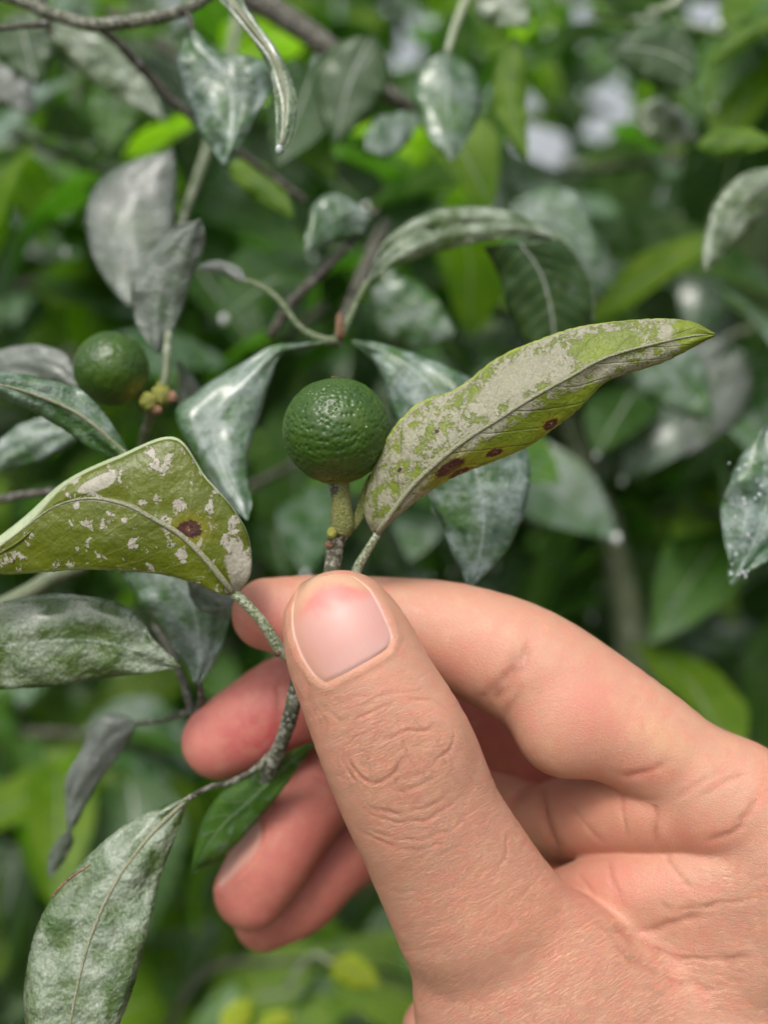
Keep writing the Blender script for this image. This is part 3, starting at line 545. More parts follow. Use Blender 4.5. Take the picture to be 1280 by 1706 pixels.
# single blurred leaves that the photograph shows clearly
def one(parent, base, tip, z0, z1, wpx, mat, bend=0, fold=1.5, roll=0, seed=0, label=None):
    return leaf_rails('leaf', simple_rails(base, tip, z0, z1, wpx, bend, fold, roll), [-1, 0, 1], mat, parent, nu=30, nv=4, bulge=.5, thick=.35, wav=.6, seed=seed, label=label)
Q = branch_root(740, 80, 240, 'branch at the top centre with a broad glossy leaf hanging down')
tube('stem', [(745, 90, 240, 6), (760, 40, 244, 7), (790, -30, 250, 9)], M_PET, Q, 12, 6); one(Q, (742, 84), (752, 272), 240, 232, 120, M_DUST, 0, 3, 3, 1); one(Q, (610, 250), (700, 190), 250, 262, 70, M_DUST2, 0, 1, 0, 2); one(Q, (860, 60), (880, 270), 262, 262, 60, M_FRESH, 20, 1, 0, 3)
one(Q, (620, 60), (560, 240), 265, 265, 130, M_DARK, 10, 1, 0, 4); one(Q, (500, 180), (560, 300), 275, 275, 70, M_FRESH, 10, 1, 0, 4)
Q = branch_root(1100, 10, 270, 'branch at the top right with a dark round leaf before lighter ones')
tube('stem', [(1150, -30, 275, 8), (1120, 10, 272, 7), (1080, 20, 270, 5)], M_PET, Q, 12, 6); one(Q, (1165, 125), (1010, 85), 265, 262, 120, M_DARK, 20, 1, 0, 5); one(Q, (1180, 110), (1330, 20), 260, 255, 34, M_FRESH, -10, 1, 0, 6); one(Q, (1060, 180), (1165, 235), 300, 300, 80, M_SPRAY, 0, 1, 0, 7)
one(Q, (1160, 245), (1300, 240), 250, 248, 50, M_FRESH, -8, 1, 0, 8); one(Q, (1090, 90), (1180, 200), 290, 290, 70, M_MID, 0, 1, 0, 8); one(Q, (800, -30), (880, 45), 265, 265, 90, M_SPRAY, 0, 1, 0, 8)
Q = branch_root(1290, 270, 240, 'branch at the right edge with a pale wet drooping leaf above the droplet leaf')
tube('stem', [(1285, 290, 240, 5), (1330, 250, 244, 7), (1400, 230, 250, 8)], M_PET, Q, 12, 6); one(Q, (1310, 280), (1172, 455), 236, 232, 84, M_SPRAY, 20, 2, 2, 9); one(Q, (1130, 640), (1210, 560), 320, 320, 60, M_GREYL, 0, 1, 0, 10); one(Q, (1240, 590), (1140, 760), 320, 320, 100, M_GREYL, 0, 1, 0, 10); one(Q, (1060, 560), (1190, 700), 290, 290, 120, M_DUST, 0, 1, 0, 11)
Q = branch_root(600, 380, 225, 'branch behind the arched leaf with a cupped blue-green leaf')
tube('stem', [(630, 350, 228, 5), (560, 430, 226, 8), (490, 500, 224, 9), (450, 560, 226, 9)], M_BR, Q, 16, 6, .2); one(Q, (622, 362), (508, 425), 225, 218, 90, M_DUST, 30, 2, 1, 12); one(Q, (850, 340), (1000, 440), 262, 262, 120, M_DUST, -20, 2, 1, 13); one(Q, (620, 480), (760, 560), 258, 258, 120, M_DUST, 10, 2, 0, 14)
Q = branch_root(120, 80, 250, 'branch of pale translucent leaves behind the top left twig')
tube('stem', [(60, -30, 250, 9), (80, 40, 252, 8), (90, 60, 255, 6)], M_BR, Q, 12, 6); one(Q, (85, 45), (278, 205), 252, 258, 78, M_SPRAY, -12, 1, 0, 15); one(Q, (30, 20), (60, 140), 262, 262, 120, M_DARK, 0, 1, 0, 16); one(Q, (380, 270), (490, 365), 262, 262, 60, M_FRESH, -10, 1, 0, 17); one(Q, (200, 130), (180, 260), 285, 285, 100, M_MID, 0, 1, 0, 18); one(Q, (-20, 110), (60, 190), 275, 275, 70, M_GREYL, 0, 1, 0, 18)
Q = branch_root(590, 1620, 330, 'single bright yellow leaf low under the curled fingers')
one(Q, (552, 1602), (634, 1640), 330, 330, 60, M_YEL, 0, 1, 0, 19); tube('stem', [(552, 1602, 330, 3), (520, 1590, 340, 4), (480, 1640, 360, 5)], M_PET, Q, 10, 6)
Q = branch_root(430, 1690, 330, 'yellow-green leaf pair at the bottom edge left of the thumb')
one(Q, (375, 1720), (420, 1660), 340, 340, 50, M_YEL, 0, 1, 0, 20); one(Q, (430, 1715), (490, 1690), 345, 345, 40, M_YEL, 0, 1, 0, 20); tube('stem', [(375, 1720, 340, 3), (400, 1760, 350, 4), (430, 1714, 345, 3)], M_PET, Q, 10, 6)

# far growth nobody could count: leaves of the hedge and undergrowth behind
def mass(name, label, N, zr, pyr, pxr, mat_w, seed, size=(1, 1.4), yb=None):
    g2 = np.random.default_rng(seed); mats = [m for m, q in mat_w]; wq = np.array([q for m, q in mat_w], float); wq /= wq.sum()
    Vs, Fs, UVs, Mi = [], [], [], []; off = 0
    for k in range(N):
        z = g2.uniform(*zr); p = C(g2.uniform(*pxr), g2.uniform(*pyr), z); V, F, uv = SH[g2.integers(8)]
        keep = np.arange(len(V)); 
        d = (g2.normal(0, 1), g2.normal(-.2, .8), g2.normal(-.35, .6)); M = np.array(rot_to(d, (g2.normal(0, .5), g2.normal(-.3, .5), 1)))
        pw = Wd(p)
        if pw[2] < .02: continue
        VV = V * g2.uniform(*size) @ M.T + pw
        if in_gap(VV): continue
        Vs.append(VV); Fs.append(F + off); UVs.append(uv); off += len(V); Mi.append(np.full(len(F), g2.choice(len(mats), p=wq)))
    o = meshobj(name, np.vstack(Vs), np.vstack(Fs), mats[0], None, np.vstack(UVs))
    for m in mats[1:]: o.data.materials.append(m)
    o.data.polygons.foreach_set('material_index', np.concatenate(Mi).astype(np.int32)[:len(o.data.polygons)])
    tag(o, label, 'foliage', kind='stuff'); return o
mass('foliage', 'blurred citrus foliage filling the space behind the branches', 3600, (500, 950), (-150, 1300), (-850, 1900), [(M_MID, 5), (M_FRESH, 4), (M_DARK, 2.5), (M_DUST, 3), (M_SPRAY, 1)], 1, (.6, 1.05))
mass('undergrowth', 'low green undergrowth and weeds over the soil', 3400, (650, 1700), (850, 2300), (-900, 2100), MG, 2, (.8, 1.4))
mass('treeline', 'far dark trees closing the view behind the citrus grove', 6500, (1500, 4200), (-420, 950), (-1000, 2200), [(M_DARK, 4), (M_MID, 2), (M_FRESH, 1)], 3, (1.6, 3.2))

# ------------------------------------------------------------------ hand (signed distance field -> one continuous mesh)
def prim(P, a, b, ra, rb, flat=1.0, fn=(0, 0, 1)):
    a, b = np.array(a), np.array(b)
    lo = np.minimum(a, b) - max(ra, rb) - 9; hi = np.maximum(a, b) + max(ra, rb) + 9
    m = np.all((P > lo) & (P < hi), axis=1); out = np.full(len(P), 50.0, np.float32)
    Q = P[m]; ab = b - a; l2 = ab @ ab + 1e-9
    t = np.clip(((Q - a) @ ab) / l2, 0, 1); D = Q - a - t[:, None] * ab
    r = ra + (rb - ra) * t
    if flat != 1.0:
        n = np.array(fn, float); n /= np.linalg.norm(n); dn = D @ n; D = D + (dn * (1 / flat - 1))[:, None] * n
        L = np.linalg.norm(D, axis=1); g = np.sqrt(np.maximum(1e-6, 1 + (1 / flat ** 2 - 1) * (dn / flat / (L + 1e-6)) ** 2)); out[m] = (L - r) / g
    else: out[m] = np.linalg.norm(D, axis=1) - r
    return out
def smin(a, b, k):
    h = np.maximum(k - np.abs(a - b), 0) / k; return np.minimum(a, b) - h * h * k * .25
def H(px, py, z, r): return C(px, py, z), r / 1600.0 * z
def chain(P, nodes, k=0, flat=1.0, fn=(0, 0, 1), sub=4):
    q = smoothpoly([list(H(*n)[0]) + [H(*n)[1]] for n in nodes], (len(nodes) - 1) * sub + 1)
    rm = q[:, 3].max() + 9; m = np.all((P > q[:, :3].min(0) - rm) & (P < q[:, :3].max(0) + rm), axis=1)
    out = np.full(len(P), 50.0, np.float32); Q = P[m]; d = np.full(len(Q), 50.0, np.float32)
    if not len(Q): return out
    ql, qh = Q.min(0), Q.max(0)
    for a, b in zip(q[:-1], q[1:]):
        rr_ = max(a[3], b[3]) + 9
        if np.any(np.minimum(a, b)[:3] - rr_ > qh) or np.any(np.maximum(a, b)[:3] + rr_ < ql): continue
        d = np.minimum(d, prim(Q, a[:3], b[:3], a[3], b[3], flat, fn))
    out[m] = d; return out
def ball(P, q, fl=1.0, fn=(0, 0, 1)): 
    a, r = H(*q); return prim(P, a, a + 1e-3, r, r, fl, fn)

THUMB = [(568, 1046, 160.5, 97), (586, 1086, 159.5, 109), (622, 1165, 159, 117), (666, 1255, 159, 128), (704, 1345, 160, 127), (744, 1425, 161.5, 127), (792, 1512, 163, 138), (850, 1605, 165, 166), (922, 1722, 167, 224), (1080, 1960, 172, 300)]
INDEX = [(446, 1023, 178, 60), (520, 1030, 178, 72), (620, 1042, 177, 82), (760, 1062, 175, 91), (880, 1112, 172, 101), (985, 1182, 170, 103), (1080, 1238, 168, 92), (1180, 1312, 167, 88), (1300, 1400, 167, 110)]
MIDDLE = [(366, 1234, 190, 63), (420, 1205, 191, 74), (500, 1165, 194, 82), (620, 1150, 200, 88), (780, 1165, 204, 92), (900, 1205, 205, 102), (1060, 1280, 199, 115), (1260, 1400, 190, 150)]
RING = [(419, 1484, 197, 62), (452, 1430, 197, 69), (500, 1345, 199, 75), (560, 1280, 203, 84), (700, 1235, 211, 92), (860, 1260, 214, 100), (1060, 1370, 206, 115), (1260, 1470, 196, 150)]
LITTLE = [(441, 1531, 208, 51), (500, 1495, 208, 60), (560, 1430, 210, 64), (640, 1378, 216, 72), (800, 1370, 220, 84), (1000, 1450, 214, 100), (1240, 1540, 204, 140)]
ROLL = [(900, 1374, 198, 60), (960, 1362, 186, 70), (1020, 1352, 177, 75), (1120, 1342, 169, 80), (1230, 1330, 167, 84)]
FOLD = [(950, 1500, 178, 54), (1000, 1488, 174, 62), (1060, 1482, 170, 68), (1140, 1472, 167, 74), (1230, 1452, 165, 82), (1340, 1440, 166, 110)]
def sst(x, a, b):
    t = np.clip((x - a) / (b - a), 0, 1); return t * t * (3 - 2 * t)
def groups(P):
    th = chain(P, THUMB[:7], 0, .80, (0, .12, 1))
    thb = chain(P, THUMB[5:], 0, .66, (0.1, .1, 1))
    th = smin(th, thb, 2.0)
    th = smin(th, ball(P, (692, 1255, 154.0, 80), .45, (.1, .1, 1)), 3.0)       # knuckle swell
    ix = chain(P, INDEX, 0, .92)
    ix = smin(ix, ball(P, (945, 1205, 167, 90), .8), 2.5)                      # pad of the first phalanx
    md = chain(P, MIDDLE, 0, .92); rg = chain(P, RING, 0, .92); lt = chain(P, LITTLE, 0, .92)
    ra = chain(P, ROLL); fb = chain(P, FOLD)
    pl = chain(P, [(880, 1330, 208, 90), (1000, 1440, 200, 130), (1200, 1560, 192, 190)])
    bk = chain(P, [(1130, 1650, 172, 110), (1230, 1570, 169, 120), (1400, 1500, 172, 160)])
    bk = smin(bk, chain(P, [(1000, 1680, 176, 150), (1200, 1760, 178, 230), (1420, 1900, 186, 300)]), 5.0)
    wrist = chain(P, [(1300, 1750, 190, 290), (1560, 2250, 205, 250)], 0, .75)
    return th, ix, md, rg, lt, ra, fb, pl, bk, wrist
def hand_sdf(P, want=False):
    th, ix, md, rg, lt, ra, fb, pl, bk, wr = groups(P)
    px = 640 + 1600 * P[:, 0] / P[:, 2]; py = 853 - 1600 * P[:, 1] / P[:, 2]
    bkw = smin(bk, wr, 6.0)
    a = smin(ix, ra, .7 + 6 * sst(px, 1070, 1190))
    a = smin(a, np.minimum(md, np.minimum(rg, lt)), .5)
    a = smin(a, pl, 1.5)
    s = smin(a, fb, .7 + 6 * sst(px, 1190, 1290))
    low = smin(th, bkw, 7.0)
    s = np.minimum(s, chain(P, [(735, 1722, 186, 66), (800, 1800, 190, 110), (980, 1960, 196, 220)]))
    s = smin(s, low, 1.5 + 7 * sst(px, 990, 1180))
    if want: return s, np.argmin(np.stack([th, ix, md, rg, lt, ra, fb, pl, bkw]), axis=0)
    return s
def blocks(P, B=9.0):
    key = np.floor(P / B).astype(np.int64); k = (key[:, 0] + 500) * 1000000 + (key[:, 1] + 500) * 1000 + key[:, 2]
    o = np.argsort(k, kind='stable'); out = np.empty(len(P), np.float32)
    for ch in np.split(o, np.nonzero(np.diff(k[o]))[0] + 1): out[ch] = hand_sdf(P[ch])
    return out
def surface_nets(D, org, h):
    S = D < 0; c = S[:-1, :-1, :-1]; allin = c.copy(); anyin = c.copy(); nx, ny, nz = D.shape
    offs = [(i, j, k) for i in (0, 1) for j in (0, 1) for k in (0, 1)]
    for o in offs[1:]:
        s_ = S[o[0]:nx - 1 + o[0], o[1]:ny - 1 + o[1], o[2]:nz - 1 + o[2]]; allin &= s_; anyin |= s_
    I, J, K = np.nonzero(anyin & ~allin); n = len(I)
    idx = np.full(c.shape, -1, np.int32); idx[I, J, K] = np.arange(n)
    acc = np.zeros((n, 3)); cnt = np.zeros(n)
    for a in offs:
        for ax in range(3):
            if a[ax]: continue
            b = list(a); b[ax] = 1
            da = D[I + a[0], J + a[1], K + a[2]]; db = D[I + b[0], J + b[1], K + b[2]]; m = (da < 0) != (db < 0)
            t = np.where(m, da / np.where(m, da - db, 1), 0)
            p = np.zeros((n, 3)); p[:] = a; p[:, ax] = t; acc += p * m[:, None]; cnt += m
    V = org + h * (np.stack([I, J, K], 1) + acc / cnt[:, None])
    Fs = []
    for ax in range(3):
        sl0 = [slice(None)] * 3; sl1 = [slice(None)] * 3; sl0[ax] = slice(0, -1); sl1[ax] = slice(1, None)
        A = S[tuple(sl0)]; B = S[tuple(sl1)]; e = A != B
        x = np.array(np.nonzero(e)); o1, o2 = [q for q in range(3) if q != ax]
        ok = (x[o1] > 0) & (x[o2] > 0) & (x[o1] < D.shape[o1] - 1) & (x[o2] < D.shape[o2] - 1); x = x[:, ok]
        def cell(d1, d2):
            y = x.copy(); y[o1] -= d1; y[o2] -= d2; return idx[y[0], y[1], y[2]]
        q = np.stack([cell(1, 1), cell(0, 1), cell(0, 0), cell(1, 0)], 1)
        fl = A[x[0], x[1], x[2]] ^ (ax == 1)
        q[~fl] = q[~fl][:, ::-1]; Fs.append(q)
    F = np.vstack(Fs); return V, F
import time as _t
t0 = _t.time()
HSTEP = 0.32
lo = np.array([-46.0, -118.0, 146.0]); hi = np.array([112.0, 2.0, 232.0])
hc = HSTEP * 4; nc_ = np.ceil((hi - lo) / hc).astype(int) + 1
gx, gy, gz = [lo[i] + hc * np.arange(nc_[i]) for i in range(3)]
PC = np.stack(np.meshgrid(gx, gy, gz, indexing='ij'), -1).reshape(-1, 3)
DC = blocks(PC, 20.0).reshape(nc_)
DC[[0, -1]] = 5; DC[:, [0, -1]] = 5; DC[:, :, [0, -1]] = 5
# upsample: mark fine points of coarse cells near the surface
near = np.abs(DC) < hc * 1.0
cellnear = np.zeros(nc_ - 1, bool)
for i in (0, 1):
    for j in (0, 1):
        for k in (0, 1): cellnear |= near[i:nc_[0] - 1 + i, j:nc_[1] - 1 + j, k:nc_[2] - 1 + k]
nf = (nc_ - 1) * 4
D = np.repeat(np.repeat(np.repeat(DC[:-1, :-1, :-1], 4, 0), 4, 1), 4, 2).astype(np.float32)
MK = np.repeat(np.repeat(np.repeat(cellnear, 4, 0), 4, 1), 4, 2)
ii = np.array(np.nonzero(MK)).T
D[MK] = blocks(lo + ii * HSTEP)
HV, HF = surface_nets(D, lo, HSTEP)
del D, MK, ii
print('hand grid', _t.time() - t0, len(HV), len(HF))
# smoothing (umbrella) to remove the voxel facets
E = np.vstack([HF[:, [0, 1]], HF[:, [1, 2]], HF[:, [2, 3]], HF[:, [3, 0]]])
deg = np.bincount(E.ravel(), minlength=len(HV)).astype(float)
def lap(X):
    S = np.stack([np.bincount(E[:, 0], X[E[:, 1], k], len(HV)) + np.bincount(E[:, 1], X[E[:, 0], k], len(HV)) for k in range(3)], 1)
    return S / deg[:, None]
for it in range(4): HV = HV + .55 * (lap(HV) - HV)
def vnormals(V, F):
    n = np.cross(V[F[:, 2]] - V[F[:, 0]], V[F[:, 3]] - V[F[:, 1]]); N = np.stack([sum(np.bincount(F[:, j], n[:, k], len(V)) for j in range(4)) for k in range(3)], 1)
    return N / (np.linalg.norm(N, axis=1)[:, None] + 1e-12)
HN = vnormals(HV, HF)
_, GID = hand_sdf(HV, True)
print('normals out?', (HN[:, 2] < 0).mean(), 'hand', _t.time() - t0)

# --- surface detail: folds, nail beds, creases, skin tone (all on the hand's own geometry)
def topx(V): return 640 + 1600 * V[:, 0] / V[:, 2], 853 - 1600 * V[:, 1] / V[:, 2]
HX, HY = topx(HV)
def seg_d(X, Y, pl, closed=False):
    pl = np.asarray(pl, float); q = np.vstack([pl, pl[:1]]) if closed else pl; d = np.full(len(X), 1e9); 
    for a, b in zip(q[:-1], q[1:]):
        ab = b - a; t = np.clip(((X - a[0]) * ab[0] + (Y - a[1]) * ab[1]) / (ab @ ab + 1e-9), 0, 1)
        d = np.minimum(d, np.hypot(X - a[0] - t * ab[0], Y - a[1] - t * ab[1]))
    return d
def inside(X, Y, pl):
    c = np.zeros(len(X), bool); n = len(pl)
    for i in range(n):
        (x0, y0), (x1, y1) = pl[i], pl[(i + 1) % n]
        if y0 == y1: continue
        c ^= ((y0 > Y) != (y1 > Y)) & (X < (x1 - x0) * (Y - y0) / (y1 - y0) + x0)
    return c
front = HN[:, 2] < .15
HX0, HY0 = HX.copy(), HY.copy()
for k in range(9):       # crease lines wander a little
    kv = rng.normal(size=3); kv *= rng.uniform(.5, 2.4) / np.linalg.norm(kv); HX = HX + 1.5 * np.sin(HV @ kv + rng.uniform(0, 6)); HY = HY + 1.5 * np.sin(HV @ kv[[1, 2, 0]] + rng.uniform(0, 6))
AMPV = np.ones(len(HV))
for k in range(6):
    kv = rng.normal(size=3); kv *= rng.uniform(.8, 2.2) / np.linalg.norm(kv); AMPV += .22 * np.sin(HV @ kv + rng.uniform(0, 6))
AMPV = np.clip(AMPV, .15, 1.7)
DISP = np.zeros(len(HV)); CRE = np.zeros(len(HV))
TG = (GID == 0) & front; IG = (GID == 1) & front; WG = np.isin(GID, [0, 8, 6]) & front; PG = np.isin(GID, [5, 6, 7, 2, 3, 4]) & front
def crease(pts, sig, depth, G=None, wk=1.0, zoom=None):
    p = np.array(pts, float)
    if zoom: p = p * zoom[2] + np.array(zoom[:2])
    if len(p) > 2: p = smoothpoly(p, len(p) * 4)
    if G is not TG and depth > .1: sig *= 1.25
    bb = (HX > p[:, 0].min() - 4 * sig) & (HX < p[:, 0].max() + 4 * sig) & (HY > p[:, 1].min() - 4 * sig) & (HY < p[:, 1].max() + 4 * sig)
    if G is not None: bb &= G
    I = np.nonzero(bb)[0]
    if not len(I): return
    if G is TG or G is WG: d = seg_d(HX0[I] * (1 - wk) + HX[I] * wk, HY0[I] * (1 - wk) + HY[I] * wk, p); av_ = 1 - wk + wk * AMPV[I]
    else: d = seg_d(HX0[I] * .7 + HX[I] * .3, HY0[I] * .7 + HY[I] * .3, p); av_ = .6 + .4 * AMPV[I]
    L = np.linalg.norm(p[-1] - p[0]) + 1; e0 = np.hypot(HX[I] - p[0, 0], HY[I] - p[0, 1]); e1 = np.hypot(HX[I] - p[-1, 0], HY[I] - p[-1, 1])
    tap = np.clip(np.minimum(e0, e1) / (.22 * L), .15, 1)
    g = np.exp(-(d / sig) ** 2) * tap * av_
    DISP[I] = np.minimum(DISP[I], 0) * 1.0 + np.maximum(DISP[I], 0); DISP[I] -= depth * g; DISP[I] += depth * .08 * np.exp(-((d - 2.6 * sig) / (1.3 * sig)) ** 2) * tap
    CRE[I] = np.maximum(CRE[I], g * min(1, depth / .22) * (1 if G is TG else .5))
Z1 = (300, 900, .41)
KN = [([(800, 812), (860, 800), (920, 782), (1000, 765), (1072, 742)], 4.2, .34), ([(680, 880), (720, 950), (780, 985), (845, 962), (890, 900), (935, 868)], 4.6, .36),
      ([(650, 850), (715, 800), (790, 760), (860, 745)], 3.6, .2), ([(650, 790), (700, 740), (800, 690), (900, 655), (1000, 648), (1080, 680), (1112, 740)], 4, .18), ([(1112, 740), (1100, 830), (1040, 900), (960, 950), (880, 985)], 4, .24),
      ([(860, 1020), (930, 1012), (1000, 985), (1060, 950)], 4, .26), ([(730, 1040), (800, 1088), (880, 1108), (960, 1098), (1050, 1062), (1120, 1000)], 4, .22),
      ([(740, 1085), (850, 1137), (950, 1143), (1050, 1112), (1130, 1060), (1180, 980)], 4, .22), ([(885, 680), (893, 760), (900, 820), (932, 890), (962, 950), (992, 1020)], 3, .16),
      ([(930, 690), (965, 745), (1010, 790)], 3, .12), ([(825, 735), (790, 800), (770, 860), (775, 930)], 3, .13), ([(690, 705), (770, 655), (870, 618), (1000, 600)], 4, .12),
      ([(655, 840), (660, 900), (690, 960), (730, 1000)], 3.5, .18), ([(960, 860), (1000, 900), (1050, 860), (1090, 800)], 3, .12), ([(870, 960), (900, 1030), (960, 1060)], 3, .14),
      ([(1010, 700), (1040, 760), (1050, 820), (1010, 870)], 3, .10), ([(900, 720), (840, 760), (800, 812)], 3, .12), ([(720, 860), (790, 840), (870, 850), (920, 820)], 3, .15),
      ([(760, 1170), (860, 1205), (980, 1210), (1100, 1170), (1180, 1100)], 4, .16), ([(700, 1130), (760, 1195), (860, 1240), (1000, 1250), (1120, 1220)], 4.5, .15),
      ([(560, 640), (600, 700), (650, 730), (720, 690)], 4, .10), ([(590, 560 + 60), (640, 660), (700, 640), (800, 620)], 4, .08), ([(470, 480), (500, 560), (530, 640), (560, 720), (590, 800)], 3.5, .12), ([(500, 560), (545, 650), (590, 740), (610, 830)], 3, .10)]
for p, s_, d_ in KN: crease(p, s_ * .62, d_ * .62, TG, zoom=Z1, wk=.65)
r3 = random.Random(11)
for k in range(95):      # fine folds ringing the knuckle, and short cross lines between them
    a0 = r3.uniform(0, 6.28); q = r3.uniform(.25, 1.35); da = r3.uniform(.25, .8) / max(q, .5)
    if math.sin(a0) < -.2 and r3.random() < .4: continue
    if r3.random() < .72: pts = [(683 + (88 * q) * math.cos(a0 + da * j / 4), 1262 + (82 * q) * math.sin(a0 + da * j / 4) + 10 * q) for j in range(5)]
    else: pts = [(683 + 88 * (q + .12 * j) * math.cos(a0 + .05 * j), 1262 + 80 * (q + .12 * j) * math.sin(a0 + .05 * j)) for j in range(4)]
    crease(pts, r3.uniform(1.9, 2.7), r3.uniform(.015, .06), TG, wk=.6)
axis = smoothpoly([n[:2] for n in THUMB], 200)
def ax_pt(s, c):     # s index 0..199 along thumb axis, c across px
    i = int(min(198, max(0, s))); a = axis[i]; d = axis[i + 1] - axis[i]; d /= np.linalg.norm(d); n = np.array([d[1], -d[0]])
    return a + n * c
for k in range(150):      # transverse wrinkles down the thumb and over its base
    s0 = r3.uniform(92, 168); c0 = r3.uniform(-110, 130); ln = r3.uniform(25, 75); sl = r3.uniform(-7, 3)
    crease([ax_pt(s0 + sl * (j - 1.5) * .8 + (abs((c0 + ln * (j - 1.5) / 1.5) / 120) ** 2) * -7, c0 + ln * (j - 1.5) / 1.5) for j in range(4)], r3.uniform(1.9, 2.8), r3.uniform(.012, .05), WG)
for k in range(110):      # web and back of the hand: wrinkles sweeping to the right
    x0 = r3.uniform(1000, 1260); y0 = r3.uniform(1545, 1700) if x0 < 1120 else r3.uniform(1440, 1700); ln = r3.uniform(40, 120)
    sl = .38 - (x0 - 1000) / 800
    crease([(x0 + ln * j / 3, y0 + ln * j / 3 * sl + 4 * math.sin(j + k)) for j in range(4)], r3.uniform(1.9, 3.0), r3.uniform(.015, .06), WG)
for p, s_, d_, G in [
    ([(806, 1196), (830, 1160), (862, 1120), (884, 1070), (888, 1040)], 9, .30, IG), ([(790, 1180), (815, 1150), (850, 1118), (868, 1085)], 8, .22, IG), ([(835, 1205), (858, 1165), (880, 1120)], 5, .12, IG),
    ([(1030, 1293), (1060, 1290), (1085, 1283), (1112, 1268)], 5, .2, None),
    ([(900, 1295), (906, 1350), (922, 1400), (940, 1440)], 6, .42, PG), ([(1088, 1320), (1092, 1370), (1090, 1412)], 4.5, .18, PG), ([(1035, 1300), (1038, 1350), (1046, 1405)], 4, .12, PG), ([(940, 1330), (975, 1370), (1010, 1410)], 4, .09, PG),
    ([(1170, 1401), (1200, 1396), (1228, 1384), (1245, 1362)], 4.5, .25, None), ([(1010, 1425), (1022, 1470), (1042, 1515)], 4, .14, PG), ([(1110, 1412), (1118, 1440), (1160, 1490)], 4, .14, PG), ([(960, 1452), (990, 1490), (1012, 1530)], 3.5, .1, PG),
    ([(505, 1262), (540, 1285), (580, 1325)], 5, .25, (GID == 3) & front), ([(512, 1290), (545, 1312), (570, 1345)], 4, .15, (GID == 3) & front), ([(470, 1120), (462, 1170), (470, 1230)], 5, .16, (GID == 2) & front),
    ([(1170, 1330), (1210, 1300), (1250, 1290)], 5, .14, None), ([(1120, 1335), (1165, 1305), (1215, 1280)], 5, .10, None), ([(1225, 1372), (1250, 1350), (1262, 1325)], 5, .2, None),
    ([(985, 1530), (1020, 1548), (1070, 1552), (1130, 1535), (1200, 1520)], 6, .3, None), ([(1050, 1560), (1110, 1590), (1180, 1600), (1270, 1590)], 5, .22, WG), ([(1010, 1560), (1070, 1610), (1140, 1640), (1230, 1650)], 5, .2, WG),
    ([(1085, 1500), (1150, 1520), (1220, 1500), (1280, 1490)], 4.5, .15, WG)]:
    crease(p, s_, d_, G)
# nail beds
HX, HY = HX0, HY0
def rings(LR): L = [a for a, b in LR]; Rr = [b for a, b in LR]; return L + Rr[::-1]
NAIL1 = [((543, 1141), (646, 1083)), ((521, 1125), (655, 1060)), ((501, 1094), (645, 1031)), ((487, 1053), (630, 1000)), ((486, 1012), (614, 977)), ((497, 978), (590, 961)), ((522, 960), (565, 957))]
NAIL2 = [((421, 1360), (436, 1374)), ((406, 1380), (437, 1396)), ((392, 1402), (429, 1418)), ((379, 1427), (413, 1439)), ((369, 1452), (391, 1461)), ((363, 1474), (370, 1478))]
NAILD = np.zeros(len(HV))
for LR, G, dp in ((NAIL1, TG, .30), (NAIL2, (GID == 3) & front, .35)):
    pl = rings(LR); I = np.nonzero(G & (np.abs(HX - np.mean([q[0] for q in pl])) < 160) & (np.abs(HY - np.mean([q[1] for q in pl])) < 160))[0]
    sd_ = seg_d(HX[I], HY[I], pl, True); ins = inside(HX[I], HY[I], pl); sgn = np.where(ins, sd_, -sd_)
    DISP[I] -= dp * sst(sgn, -2.5, 2.5)
    top = sst(HY[I], min(q[1] for q in pl) + 20, min(q[1] for q in pl) + 70) if dp < .32 else 1.0
    DISP[I] += .16 * dp / .30 * np.exp(-((sgn + 9) / 5.5) ** 2) * top
    NAILD[I] = np.maximum(NAILD[I], np.exp(-((sgn + 1) / 4.5) ** 2) * (~ins) * top)
# small fleshy unevenness
rr = np.zeros(len(HV))
for k in range(10):
    kv = rng.normal(size=3); kv /= np.linalg.norm(kv); rr += np.sin(HV @ kv * rng.uniform(.25, .9) + rng.uniform(0, 6))
HV0 = HV.copy()
HV = HV + HN * (DISP + rr * .012)[:, None]
HN2 = vnormals(HV, HF)
# flow coordinates along the thumb for the fine lines in the shader
bi = np.zeros(len(HV), int); bd = np.full(len(HV), 1e9)
for i in range(0, 200, 2):
    d = np.hypot(HX - axis[i][0], HY - axis[i][1]); m = d < bd; bd[m] = d[m]; bi[m] = i
tx = np.gradient(axis, axis=0); tx /= np.linalg.norm(tx, axis=1)[:, None]; sx = np.concatenate([[0], np.cumsum(np.linalg.norm(np.diff(axis, axis=0), axis=1))])
al = (HX - axis[bi, 0]) * tx[bi, 0] + (HY - axis[bi, 1]) * tx[bi, 1]; ac = (HX - axis[bi, 0]) * tx[bi, 1] - (HY - axis[bi, 1]) * tx[bi, 0]
FLOW = np.stack([(sx[bi] + al) * .1, ac * .1, HV[:, 2] * .5], 1)
gth, gix, _a, _b, _c, gra, gfb, gpl, gbk, gwr = groups(HV0)
oth = np.minimum(gix, np.minimum(gra, gfb))
mT = sst(oth - np.minimum(gth, gbk), -1.0, 2.5) * sst(gbk - gth, -3, 3) 
mW = sst(oth - np.minimum(gth, gbk), -3.0, 2.0) * (1 - sst(gbk - gth, -3, 3)); mW = np.maximum(mW, sst(HX, 1120, 1230) * sst(HY, 1380, 1460))
mT = mT * (.25 + .75 * sst(HY + (HX - 600) * -.3, 1110, 1200))
MASK = np.stack([mT, np.clip(mW, 0, 1), np.clip(CRE, 0, 1), NAILD], 1)
